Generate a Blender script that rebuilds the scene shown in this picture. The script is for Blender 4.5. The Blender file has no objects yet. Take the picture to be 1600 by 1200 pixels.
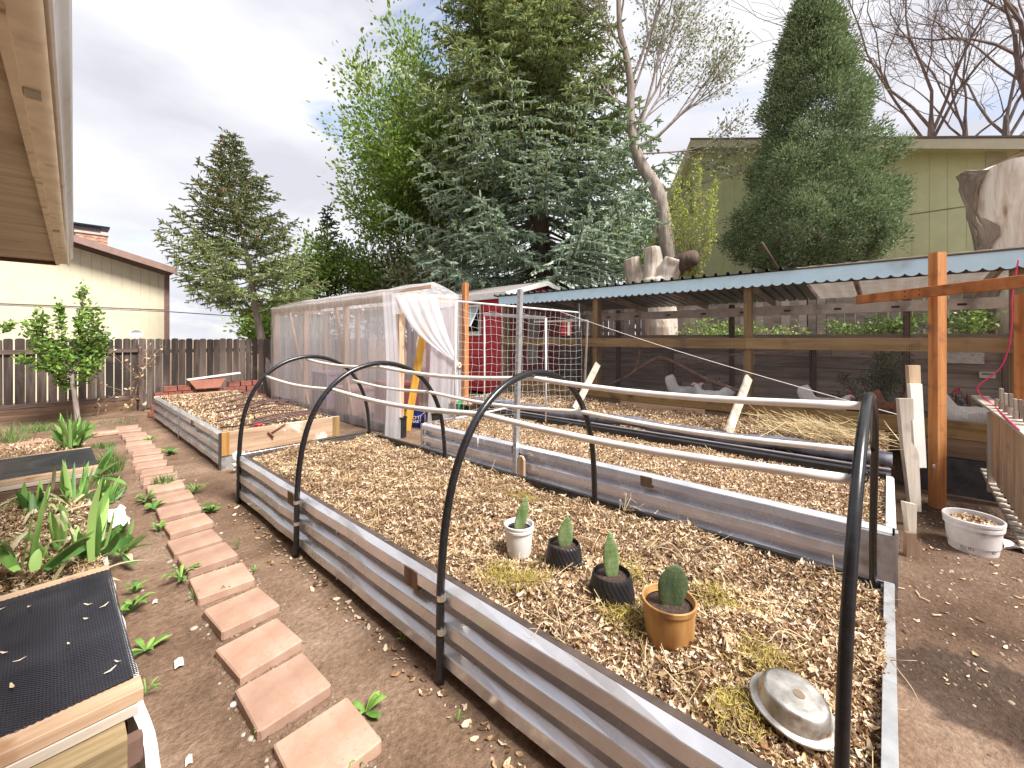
import bpy, math, random
import numpy as np
from mathutils import Vector, Matrix
R = math.radians
random.seed(7); rng = np.random.default_rng(7)
scene = bpy.context.scene
col = scene.collection

# ------------------------------------------------------------ camera
EYE = 1.6; TH = math.atan(726/653.); SN = math.sin(TH); CS = math.cos(TH); FP = 653.
cam_d = bpy.data.cameras.new('camera'); cam = bpy.data.objects.new('camera', cam_d); col.objects.link(cam)
cam.location = (0, 0, EYE); cam.rotation_euler = (R(90), 0, -TH)
cam_d.sensor_width = 36; cam_d.lens = 36*FP/1600; cam_d.shift_y = -72/1600.
cam_d.clip_start = 0.02; cam_d.clip_end = 600
scene.camera = cam
# ------------------------------------------------------------ light
SUN_EL = R(55); SUN_DIR = Vector((0.12, -1.0, 0)).normalized()
sd = bpy.data.lights.new('sun', 'SUN'); sd.energy = 5.0; sd.angle = R(20); sd.color = (1.0, 0.95, 0.88)
so = bpy.data.objects.new('sun', sd); col.objects.link(so)
sv = Vector((SUN_DIR.x*math.cos(SUN_EL), SUN_DIR.y*math.cos(SUN_EL), math.sin(SUN_EL)))
so.rotation_euler = sv.to_track_quat('Z', 'Y').to_euler()
world = bpy.data.worlds.new('World'); scene.world = world; world.use_nodes = True
wt = world.node_tree; wn = wt.nodes; wl = wt.links; wn.clear()
wo = wn.new('ShaderNodeOutputWorld'); bg = wn.new('ShaderNodeBackground'); bg.inputs['Strength'].default_value = 0.10
sky = wn.new('ShaderNodeTexSky'); sky.sky_type = 'NISHITA'; sky.sun_disc = False
sky.sun_elevation = SUN_EL; sky.sun_rotation = math.atan2(sv.x, sv.y)
tc = wn.new('ShaderNodeTexCoord'); mp = wn.new('ShaderNodeMapping'); mp.inputs['Scale'].default_value = (1.0, 1.0, 2.6)
mp.inputs['Location'].default_value = (3.3, 1.7, 0.4)
n1 = wn.new('ShaderNodeTexNoise'); n1.inputs['Scale'].default_value = 1.9; n1.inputs['Detail'].default_value = 7; n1.inputs['Roughness'].default_value = .56
n1.inputs['Distortion'].default_value = .5
r1 = wn.new('ShaderNodeValToRGB'); r1.color_ramp.elements[0].position = .27; r1.color_ramp.elements[1].position = .41
n2 = wn.new('ShaderNodeTexNoise'); n2.inputs['Scale'].default_value = 2.6; n2.inputs['Detail'].default_value = 6; n2.inputs['Roughness'].default_value = .5
r2 = wn.new('ShaderNodeValToRGB'); e = r2.color_ramp.elements
e[0].position = .36; e[0].color = (4.2, 4.25, 4.7, 1); e[1].position = .62; e[1].color = (5.9, 5.9, 6.15, 1)
mx = wn.new('ShaderNodeMix'); mx.data_type = 'RGBA'
sk2 = wn.new('ShaderNodeMix'); sk2.data_type = 'RGBA'; sk2.blend_type = 'MULTIPLY'; sk2.inputs[0].default_value = 1; sk2.inputs[7].default_value = (1.5, 1.5, 1.5, 1)
wl.new(tc.outputs['Generated'], mp.inputs['Vector']); wl.new(mp.outputs[0], n1.inputs['Vector']); wl.new(mp.outputs[0], n2.inputs['Vector'])
wl.new(n1.outputs['Fac'], r1.inputs[0]); wl.new(n2.outputs['Fac'], r2.inputs[0])
wl.new(sky.outputs[0], sk2.inputs[6]); wl.new(sk2.outputs[2], mx.inputs[6])
wl.new(r1.outputs[0], mx.inputs[0]); wl.new(r2.outputs[0], mx.inputs[7])
wl.new(mx.outputs[2], bg.inputs['Color']); wl.new(bg.outputs[0], wo.inputs['Surface'])
vs = scene.view_settings; vs.view_transform = 'Standard'; vs.look = 'None'; vs.gamma = 1; vs.use_curve_mapping = False
vs.exposure = 0.88
scene.cycles.max_bounces = 8; scene.cycles.transparent_max_bounces = 16

# ------------------------------------------------------------ placement (photo sight lines onto real planes, in metres)
def wpt(lat, d, z): return Vector((d*SN+lat*CS, d*CS-lat*SN, z))
def gz(x, y, z): d = (EYE-z)*FP/(y-528.); return wpt((x-800)/FP*d, d, z)
def gX(x, y, X): a = (x-800)/FP; d = X/(SN+a*CS); return wpt(a*d, d, EYE-(y-528)*d/FP)
def gY(x, y, Y): a = (x-800)/FP; d = Y/(CS-a*SN); return wpt(a*d, d, EYE-(y-528)*d/FP)
def gD(x, y, d): return wpt((x-800)/FP*d, d, EYE-(y-528)*d/FP)

# ------------------------------------------------------------ mesh builder
class MB:
    def __init__(s): s.V = []; s.F = []
    def add(s, vs, fs):
        b = len(s.V); s.V.extend([tuple(v) for v in vs]); s.F.extend([tuple(b+i for i in f) for f in fs]); return s
    def beam(s, p0, p1, w, h, up=(0, 0, 1), ch=.003):
        p0 = Vector(p0); p1 = Vector(p1); d = (p1-p0).normalized(); up = Vector(up)
        if abs(d.dot(up)) > .98: up = Vector((0, 1, 0)) if abs(d.y) < .9 else Vector((1, 0, 0))
        a = d.cross(up).normalized(); b = a.cross(d).normalized()
        W = w/2; Hh = h/2; c = min(ch, W*.5, Hh*.5)
        cs = [(W-c, Hh), (W, Hh-c), (W, -Hh+c), (W-c, -Hh), (-W+c, -Hh), (-W, -Hh+c), (-W, Hh-c), (-W+c, Hh)]
        vs = [p0+a*x+b*y for x, y in cs]+[p1+a*x+b*y for x, y in cs]
        fs = [(i, (i+1) % 8, 8+(i+1) % 8, 8+i) for i in range(8)]+[tuple(range(7, -1, -1)), tuple(range(8, 16))]
        return s.add(vs, fs)
    def box(s, x0, x1, y0, y1, z0, z1, ch=.003):
        L = (x1-x0, y1-y0, z1-z0); k = L.index(max(L)); c = Vector(((x0+x1)/2, (y0+y1)/2, (z0+z1)/2))
        if k == 0: return s.beam((x0, c.y, c.z), (x1, c.y, c.z), L[1], L[2], (0, 0, 1), ch)
        if k == 1: return s.beam((c.x, y0, c.z), (c.x, y1, c.z), L[0], L[2], (0, 0, 1), ch)
        return s.beam((c.x, c.y, z0), (c.x, c.y, z1), L[0], L[1], (0, 1, 0), ch)
    def tube(s, pts, rad, n=8, cap=True):
        pts = [Vector(p) for p in pts]; m = len(pts)
        if not hasattr(rad, '__len__'): rad = [rad]*m
        t0 = (pts[1]-pts[0]).normalized(); u = t0.orthogonal().normalized(); vs = []
        for i, p in enumerate(pts):
            t = (pts[min(i+1, m-1)]-pts[max(i-1, 0)])
            t = t.normalized() if t.length > 1e-9 else t0
            u = (u-t*u.dot(t)); u = u.normalized() if u.length > 1e-6 else t.orthogonal().normalized(); v = t.cross(u)
            for k in range(n):
                a = 2*math.pi*k/n; vs.append(p+(u*math.cos(a)+v*math.sin(a))*rad[i])
        fs = [(i*n+k, i*n+(k+1) % n, (i+1)*n+(k+1) % n, (i+1)*n+k) for i in range(m-1) for k in range(n)]
        if cap: fs += [tuple(range(n-1, -1, -1)), tuple((m-1)*n+k for k in range(n))]
        return s.add(vs, fs)
    def lathe(s, prof, c=(0, 0, 0), n=32, sx=1, sy=1, fr=None, tilt=None):
        c = Vector(c); vs = []
        for j, (r, z) in enumerate(prof):
            for k in range(n):
                a = 2*math.pi*k/n; q = r*(fr(a, z, j) if fr else 1)
                v = Vector((q*math.cos(a)*sx, q*math.sin(a)*sy, z))
                if tilt: v = tilt @ v
                vs.append(c+v)
        m = len(prof)
        fs = [(i*n+k, i*n+(k+1) % n, (i+1)*n+(k+1) % n, (i+1)*n+k) for i in range(m-1) for k in range(n)]
        if prof[0][0] > 1e-5: fs.append(tuple(range(n-1, -1, -1)))
        if 1e-5 < prof[-1][0] < .012: fs.append(tuple((m-1)*n+k for k in range(n)))
        return s.add(vs, fs)
    def extrude(s, poly, d):
        d = Vector(d); n = len(poly); vs = [Vector(p) for p in poly]; vs += [v+d for v in vs]
        return s.add(vs, [tuple(range(n-1, -1, -1)), tuple(range(n, 2*n))]+[(i, (i+1) % n, n+(i+1) % n, n+i) for i in range(n)])
    def ribbon(s, pts, w, side, fold=0.0, thick=0):
        """leaf blade: strip with a folded midrib"""
        pts = [Vector(p) for p in pts]; m = len(pts); side = Vector(side).normalized(); vs = []
        for i, p in enumerate(pts):
            t = (pts[min(i+1, m-1)]-pts[max(i-1, 0)]).normalized(); sd = (side-t*side.dot(t)).normalized(); nn = t.cross(sd)
            vs += [p-sd*w[i]/2+nn*fold*w[i], p, p+sd*w[i]/2+nn*fold*w[i]]
        return s.add(vs, [q for i in range(m-1) for q in ((3*i, 3*i+1, 3*i+4, 3*i+3), (3*i+1, 3*i+2, 3*i+5, 3*i+4))])
    def sheet(s, P):
        n = len(P); m = len(P[0]); b = [v for row in P for v in row]
        return s.add(b, [(i*m+j, i*m+j+1, (i+1)*m+j+1, (i+1)*m+j) for i in range(n-1) for j in range(m-1)])

W = {}
def link(o, parent, M):
    col.objects.link(o)
    if M: o.data.materials.append(M)
    if parent: o.parent = parent
def obj(name, mb, M, parent=None, smooth=False, local=False, solid=0):
    """one mesh object; world-coordinate vertices are rebased on the parent thing (or on the mesh's own base)"""
    me = bpy.data.meshes.new(name)
    if isinstance(mb, MB): V = np.array(mb.V, dtype=float); F = mb.F
    else: V, F = mb
    V = np.asarray(V, dtype=float)
    if parent is not None: org = np.array(W.get(parent, (0, 0, 0))) if not local else np.zeros(3)
    elif local: org = np.zeros(3)
    else: org = np.array([(V[:, 0].min()+V[:, 0].max())/2, (V[:, 1].min()+V[:, 1].max())/2, V[:, 2].min()])
    V = V-org
    if isinstance(F, np.ndarray):
        k = F.shape[1]; me.vertices.add(len(V)); me.vertices.foreach_set('co', V.ravel().astype(np.float32))
        me.loops.add(F.size); me.loops.foreach_set('vertex_index', F.ravel().astype(np.int32))
        me.polygons.add(len(F)); me.polygons.foreach_set('loop_start', np.arange(0, F.size, k, dtype=np.int32))
        me.update(calc_edges=True); me.validate()
    else:
        me.from_pydata([tuple(v) for v in V], [], F); me.update()
    if smooth:
        me.polygons.foreach_set('use_smooth', [True]*len(me.polygons))
        if smooth == 'auto': me.set_sharp_from_angle(angle=R(38))
    o = bpy.data.objects.new(name, me); link(o, parent, M)
    if parent is None:
        o.location = Vector(org)
    W[o] = tuple(org)
    if solid:
        md = o.modifiers.new('thickness', 'SOLIDIFY'); md.thickness = solid; md.offset = 0
    return o
def tag(o, label=None, cat=None, group=None, kind=None):
    if label: o['label'] = label
    if cat: o['category'] = cat
    if group: o['group'] = group
    if kind: o['kind'] = kind
    return o
def thing(name, label, cat, loc=(0, 0, 0), rz=0, group=None):
    o = bpy.data.objects.new(name, None); col.objects.link(o); o.empty_display_size = .1
    o.location = loc; o.rotation_euler = (0, 0, rz); W[o] = tuple(loc)
    return tag(o, label, cat, group)
def dup(root, loc=None, rz=None, label=None, scale=None):
    def cp(o, par):
        c = o.copy(); col.objects.link(c)
        if par: c.parent = par
        for ch in list(o.children): cp(ch, c)
        return c
    r = cp(root, None)
    if loc is not None: r.location = loc
    if rz is not None: r.rotation_euler = (0, 0, rz)
    if scale: r.scale = scale if hasattr(scale, '__len__') else (scale,)*3
    if label: r['label'] = label
    return r
def smooth_path(pts, k=6):
    pts = [Vector(p) for p in pts]; P = [pts[0]]+pts+[pts[-1]]; out = []
    for i in range(1, len(P)-2):
        a, b, c, d = P[i-1:i+3]
        for j in range(k):
            t = j/k; out.append(.5*((2*b)+(c-a)*t+(2*a-5*b+4*c-d)*t*t+(3*b-a-3*c+d)*t**3))
    out.append(pts[-1]); return out

# ------------------------------------------------------------ materials
def newmat(name):
    m = bpy.data.materials.new(name); m.use_nodes = True; t = m.node_tree
    return m, t.nodes, t.links, t.nodes['Principled BSDF']
def ramp(N, cols):
    r = N.new('ShaderNodeValToRGB'); el = r.color_ramp.elements
    while len(el) < len(cols): el.new(.5)
    for e_, (p, c) in zip(el, cols): e_.position = p; e_.color = (*c, 1)
    return r
def pmat(name, cols, scale=6, stretch=(1, 1, 1), rough=.8, metal=0, bump=.3, bscale=None, bdist=.005, island=0, detail=6,
         rrough=None, coat=0, spec=None, trans=0, dirt=None, distort=0):
    m, N, L, B = newmat(name)
    tc = N.new('ShaderNodeTexCoord'); mp = N.new('ShaderNodeMapping'); mp.inputs['Scale'].default_value = stretch
    L.new(tc.outputs['Object'], mp.inputs[0]); vec = mp.outputs[0]
    geo = None
    if island:
        geo = N.new('ShaderNodeNewGeometry'); va = N.new('ShaderNodeVectorMath'); va.operation = 'SCALE'; va.inputs[0].default_value = (13.1, 7.7, 9.3)
        L.new(geo.outputs['Random Per Island'], va.inputs['Scale']); ad = N.new('ShaderNodeVectorMath'); ad.operation = 'ADD'
        L.new(vec, ad.inputs[0]); L.new(va.outputs[0], ad.inputs[1]); vec = ad.outputs[0]
    n = N.new('ShaderNodeTexNoise'); n.inputs['Scale'].default_value = scale; n.inputs['Detail'].default_value = detail; n.inputs['Roughness'].default_value = .6
    n.inputs['Distortion'].default_value = distort
    L.new(vec, n.inputs['Vector']); r = ramp(N, cols); fac = n.outputs['Fac']
    if island:
        mm = N.new('ShaderNodeMath'); mm.operation = 'MULTIPLY_ADD'; mm.inputs[1].default_value = island
        L.new(geo.outputs['Random Per Island'], mm.inputs[0]); sb = N.new('ShaderNodeMath'); sb.operation = 'SUBTRACT'; sb.inputs[1].default_value = island/2
        L.new(fac, mm.inputs[2]); L.new(mm.outputs[0], sb.inputs[0]); fac = sb.outputs[0]
    L.new(fac, r.inputs[0]); out = r.outputs[0]
    if dirt:
        dc, dsc, lo, hi = dirt
        n3 = N.new('ShaderNodeTexNoise'); n3.inputs['Scale'].default_value = dsc; n3.inputs['Detail'].default_value = 5
        L.new(tc.outputs['Object'], n3.inputs['Vector']); r3 = ramp(N, [(lo, (0, 0, 0)), (hi, (1, 1, 1))]); L.new(n3.outputs['Fac'], r3.inputs[0])
        mx = N.new('ShaderNodeMix'); mx.data_type = 'RGBA'; mx.inputs[7].default_value = (*dc, 1)
        L.new(r3.outputs[0], mx.inputs[0]); L.new(out, mx.inputs[6]); out = mx.outputs[2]
    L.new(out, B.inputs['Base Color'])
    B.inputs['Roughness'].default_value = rough; B.inputs['Metallic'].default_value = metal
    if rrough:
        rr = N.new('ShaderNodeMapRange'); rr.inputs[3].default_value = rrough[0]; rr.inputs[4].default_value = rrough[1]
        rr.inputs[1].default_value = .3; rr.inputs[2].default_value = .7
        L.new(n.outputs['Fac'], rr.inputs[0]); L.new(rr.outputs[0], B.inputs['Roughness'])
    if spec is not None: B.inputs['Specular IOR Level'].default_value = spec
    if coat: B.inputs['Coat Weight'].default_value = coat; B.inputs['Coat Roughness'].default_value = .15
    if bump:
        b = N.new('ShaderNodeBump'); b.inputs['Strength'].default_value = bump; b.inputs['Distance'].default_value = bdist
        n2 = N.new('ShaderNodeTexNoise'); n2.inputs['Scale'].default_value = bscale or scale*3; n2.inputs['Detail'].default_value = 5
        L.new(vec, n2.inputs['Vector']); L.new(n2.outputs['Fac'], b.inputs['Height']); L.new(b.outputs[0], B.inputs['Normal'])
    if trans:
        B.inputs['Transmission Weight'].default_value = 0
        tr = N.new('ShaderNodeBsdfTranslucent'); ms = N.new('ShaderNodeMixShader'); ms.inputs[0].default_value = trans
        L.new(out, tr.inputs['Color']); L.new(B.outputs[0], ms.inputs[1]); L.new(tr.outputs[0], ms.inputs[2])
        L.new(ms.outputs[0], N['Material Output'].inputs['Surface'])
    return m
def wood(name, a, b, c, axis='z', island=.25, rough=.8, scale=7, dirt=None, bump=.35):
    st = {'x': (.08, 1, 1), 'y': (1, .08, 1), 'z': (1, 1, .08)}[axis]
    return pmat(name, [(.3, a), (.5, b), (.72, c)], scale=scale*2.2, stretch=st, rough=rough, bump=bump, bscale=50, bdist=.003, island=island, dirt=dirt, distort=.4)
def plain(name, c, rough=.5, metal=0, var=.12, scale=8, bump=.1, coat=0, dirt=None, bdist=.002):
    lo = tuple(x*(1-var) for x in c); hi = tuple(min(1, x*(1+var)) for x in c)
    return pmat(name, [(.35, lo), (.65, hi)], scale=scale, rough=rough, metal=metal, bump=bump, coat=coat, dirt=dirt, bdist=bdist)
inwood = wood('grey_brown_planks', (.16, .125, .11), (.29, .235, .205), (.42, .35, .31), 'y', .4)
OLD = {}
for ax in 'xyz':
    OLD['dark'+ax] = wood('weathered_dark_wood_'+ax, (.035, .022, .018), (.085, .055, .045), (.17, .12, .10), ax, .45, dirt=((.26, .20, .17), 3, .55, .8))
    OLD['red'+ax] = wood('orange_stained_wood_'+ax, (.32, .115, .035), (.48, .20, .065), (.60, .29, .11), ax, .1, dirt=((.16, .07, .035), 5, .56, .75))
    OLD['treat'+ax] = wood('treated_olive_wood_'+ax, (.13, .075, .028), (.24, .15, .06), (.33, .22, .10), ax, .2, dirt=((.09, .06, .04), 4, .55, .75))
    OLD['pine'+ax] = wood('pine_wood_'+ax, (.30, .19, .12), (.46, .31, .20), (.58, .43, .30), ax, .15, dirt=((.30, .17, .09), 6, .6, .72))
    OLD['grey'+ax] = wood('grey_pine_wood_'+ax, (.25, .20, .16), (.42, .36, .30), (.56, .50, .44), ax, .3, dirt=((.2, .15, .11), 5, .55, .8))
    OLD['brown'+ax] = wood('brown_board_'+ax, (.07, .042, .026), (.15, .09, .055), (.23, .15, .095), ax, .4)
galv = pmat('galvanised_steel', [(.3, (.60, .61, .66)), (.5, (.70, .71, .76)), (.7, (.80, .81, .86))], scale=4, rough=.3, metal=.66, bump=.05, bscale=4, bdist=.004,
            rrough=(.20, .34), dirt=((.50, .48, .47), 3, .6, .9), detail=4)
galv_dull = pmat('dull_galvanised_steel', [(.3, (.42, .43, .45)), (.7, (.60, .61, .62))], scale=14, rough=.5, metal=.75, bump=.15, dirt=((.3, .26, .22), 8, .58, .75))
poly = plain('black_poly_pipe', (.012, .012, .014), rough=.26, var=.3, scale=40, bump=.05)
pvc = plain('white_pvc', (.74, .69, .66), rough=.38, var=.08, scale=12, bump=.03)
pvc_white = plain('bright_white_pvc', (.74, .73, .72), rough=.4, var=.06, bump=.03)
white_paint = plain('white_paint', (.72, .71, .68), rough=.55, var=.06, bump=.15, dirt=((.45, .40, .34), 7, .6, .8))
black_pl = plain('black_plastic', (.02, .02, .023), rough=.45, var=.3, bump=.3, bdist=.006, scale=9)
black_liner = plain('black_liner_fabric', (.13, .13, .16), rough=.6, var=.3, bump=.5, bdist=.012, scale=14, dirt=((.09, .07, .06), 9, .52, .7))
blue_paint = plain('pale_blue_metal', (.56, .79, .93), rough=.45, var=.04, bump=.08, dirt=((.36, .46, .52), 4, .6, .8))
steel = plain('clamp_steel', (.65, .62, .55), rough=.35, metal=.9, var=.1)
# ------------------------------------------------------------ ground
def hnoise(x, y):
    return (np.sin(x*3.1+y*1.7)*np.cos(y*2.3-x*1.1)*.5+np.sin(x*7.7-y*5.3+1.3)*.25+np.sin(x*13.1+y*17.3)*.13)
def gheight(x, y):
    z = hnoise(x, y)*.012
    def sm(v, a, b): t = np.clip((v-a)/(b-a), 0, 1); return t*t*(3-2*t)
    z = z+.06*sm(x, -.4, -1.2)*0
    inY = sm(y, 8.6, 8.2)
    z = z+.36*((x > 6.27)*1.0)*inY
    z = z+1.08*((x > 8.345)*1.0)*sm(y, 11.4, 10.4)*(1)+.36*((x > 8.345)*1.0)*(1-inY)*sm(y, 11.4, 10.4)
    return z
xs = np.concatenate([np.array([-200, -80, -40, -20, -10, -6, -4]), np.arange(-3, 6.25, .07), [6.262, 6.278], np.arange(6.36, 8.33, .12), [8.339, 8.352],
                     np.arange(8.5, 12, .3), [13, 15, 20, 30, 50, 90, 200, 400]])
ys = np.concatenate([np.array([-200, -60, -30, -15, -8, -5, -4]), np.arange(-3, 13, .07), [13.5, 14, 16, 20, 30, 50, 90, 200, 400]])
XX, YY = np.meshgrid(xs, ys, indexing='ij'); ZZ = gheight(XX, YY)
nx, ny = XX.shape; idx = np.arange(nx*ny).reshape(nx, ny)
Fq = np.stack([idx[:-1, :-1], idx[1:, :-1], idx[1:, 1:], idx[:-1, 1:]], -1).reshape(-1, 4)
m, N, L, B = newmat('bare_soil')
tc = N.new('ShaderNodeTexCoord'); ob = tc.outputs['Object']
def noise(sc, det=6, ro=.6, vec=None, dist=0):
    n = N.new('ShaderNodeTexNoise'); n.inputs['Scale'].default_value = sc; n.inputs['Detail'].default_value = det; n.inputs['Roughness'].default_value = ro
    n.inputs['Distortion'].default_value = dist; L.new(vec or ob, n.inputs['Vector']); return n
na = noise(1.4, 8, .62); ra = ramp(N, [(.32, (.125, .078, .052)), (.5, (.22, .145, .10)), (.68, (.32, .23, .17))]); L.new(na.outputs['Fac'], ra.inputs[0])
nb = noise(38, 5, .7); rb = ramp(N, [(.3, (.62, .60, .58)), (.62, (1.12, 1.1, 1.08)), (.78, (1.7, 1.65, 1.6))]); L.new(nb.outputs['Fac'], rb.inputs[0])
m1 = N.new('ShaderNodeMix'); m1.data_type = 'RGBA'; m1.blend_type = 'MULTIPLY'; m1.inputs[0].default_value = 1; L.new(ra.outputs[0], m1.inputs[6]); L.new(rb.outputs[0], m1.inputs[7])
# damp, darker soil along the right-hand bed side with one wet patch
sx = N.new('ShaderNodeSeparateXYZ'); L.new(ob, sx.inputs[0])
wp = gz(1530, 1085, 0)
vd = N.new('ShaderNodeVectorMath'); vd.operation = 'DISTANCE'; nd = noise(5, 3)
mpv = N.new('ShaderNodeMapping'); mpv.inputs['Location'].default_value = (0, 0, 0); L.new(ob, mpv.inputs[0])
cw = N.new('ShaderNodeCombineXYZ')
vd.inputs[1].default_value = (wp.x, wp.y, 0); L.new(ob, vd.inputs[0])
ma = N.new('ShaderNodeMath'); ma.operation = 'MULTIPLY_ADD'; ma.inputs[1].default_value = .38; L.new(nd.outputs['Fac'], ma.inputs[0]); L.new(vd.outputs['Value'], ma.inputs[2])
rw = ramp(N, [(.47, (1, 1, 1)), (.53, (0, 0, 0))]); L.new(ma.outputs[0], rw.inputs[0])
m2 = N.new('ShaderNodeMix'); m2.data_type = 'RGBA'; m2.blend_type = 'MULTIPLY'; L.new(rw.outputs[0], m2.inputs[0]); L.new(m1.outputs[2], m2.inputs[6]); m2.inputs[7].default_value = (.42, .42, .44, 1)
# organic darker right side of the yard
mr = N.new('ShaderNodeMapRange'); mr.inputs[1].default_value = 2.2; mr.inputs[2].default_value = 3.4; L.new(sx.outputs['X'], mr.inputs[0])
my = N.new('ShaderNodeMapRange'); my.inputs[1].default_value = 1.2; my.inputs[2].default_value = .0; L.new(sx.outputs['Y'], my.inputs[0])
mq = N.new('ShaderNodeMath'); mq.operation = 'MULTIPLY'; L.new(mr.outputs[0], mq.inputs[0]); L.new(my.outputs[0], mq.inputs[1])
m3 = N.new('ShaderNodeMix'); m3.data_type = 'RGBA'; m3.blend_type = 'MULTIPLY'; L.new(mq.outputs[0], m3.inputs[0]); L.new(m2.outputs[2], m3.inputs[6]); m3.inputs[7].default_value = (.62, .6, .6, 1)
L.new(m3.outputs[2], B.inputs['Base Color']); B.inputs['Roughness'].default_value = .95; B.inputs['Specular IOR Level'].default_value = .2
vo = N.new('ShaderNodeTexVoronoi'); vo.inputs['Scale'].default_value = 45; L.new(ob, vo.inputs['Vector'])
ns = noise(9, 8, .7); ad = N.new('ShaderNodeMath'); ad.operation = 'MULTIPLY_ADD'; ad.inputs[1].default_value = .35; L.new(nb.outputs['Fac'], ad.inputs[0]); L.new(ns.outputs['Fac'], ad.inputs[2])
bp = N.new('ShaderNodeBump'); bp.inputs['Strength'].default_value = .9; bp.inputs['Distance'].default_value = .045; L.new(ad.outputs[0], bp.inputs['Height']); L.new(bp.outputs[0], B.inputs['Normal'])
soil = m
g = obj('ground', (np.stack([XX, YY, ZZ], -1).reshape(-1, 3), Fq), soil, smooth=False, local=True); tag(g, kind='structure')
g.data.polygons.foreach_set('use_smooth', [True]*len(g.data.polygons))

# ------------------------------------------------------------ leaf / chip soups
def leafsoup(P, ln, wd, az, pitch, roll, curl=.25, narrow=.35):
    """n leaves of 2 quads each: P (n,3) centres"""
    n = len(P); u = np.array([-.5, 0, .5]); V = np.zeros((n, 6, 3))
    for i, t in enumerate(u):
        ww = wd*(1 if i == 1 else narrow)
        for j, s in enumerate((-.5, .5)):
            V[:, i*2+j, 0] = t*ln; V[:, i*2+j, 1] = s*ww; V[:, i*2+j, 2] = (abs(t)*2)*curl*ln*.5
    cr, sr = np.cos(roll), np.sin(roll); cp, sp = np.cos(pitch), np.sin(pitch); ca, sa = np.cos(az), np.sin(az)
    x, y, z = V[..., 0], V[..., 1], V[..., 2]
    y, z = y*cr[:, None]-z*sr[:, None], y*sr[:, None]+z*cr[:, None]
    x, z = x*cp[:, None]+z*sp[:, None], -x*sp[:, None]+z*cp[:, None]
    x, y = x*ca[:, None]-y*sa[:, None], x*sa[:, None]+y*ca[:, None]
    V = np.stack([x, y, z], -1)+P[:, None, :]
    b = np.arange(n)[:, None]*6
    F = np.concatenate([b+np.array([0, 1, 3, 2]), b+np.array([2, 3, 5, 4])], 0)
    return V.reshape(-1, 3), F
def join(parts):
    Vs = []; Fs = []; k = 0
    for V, F in parts: Vs.append(V); Fs.append(F+k); k += len(V)
    return np.concatenate(Vs), np.concatenate(Fs)
def U(a, b, n): return rng.uniform(a, b, n)
leafmat = pmat('dry_leaf', [(.22, (.10, .045, .02)), (.35, (.28, .15, .07)), (.49, (.48, .315, .17)), (.63, (.64, .48, .31)), (.82, (.78, .66, .51))], scale=30, rough=.75, bump=.2, island=.75, trans=.12, dirt=((.27, .155, .075), 3.2, .48, .86))
leafdark = pmat('compost', [(.35, (.12, .07, .04)), (.65, (.28, .18, .11))], scale=25, rough=.95, bump=.6, bdist=.01)
strawmat = pmat('straw', [(.3, (.36, .25, .11)), (.7, (.66, .53, .31))], scale=20, rough=.7, island=.6)
mossmat = pmat('dry_moss', [(.3, (.22, .17, .03)), (.7, (.48, .38, .10))], scale=20, rough=.8, island=.6)
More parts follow.
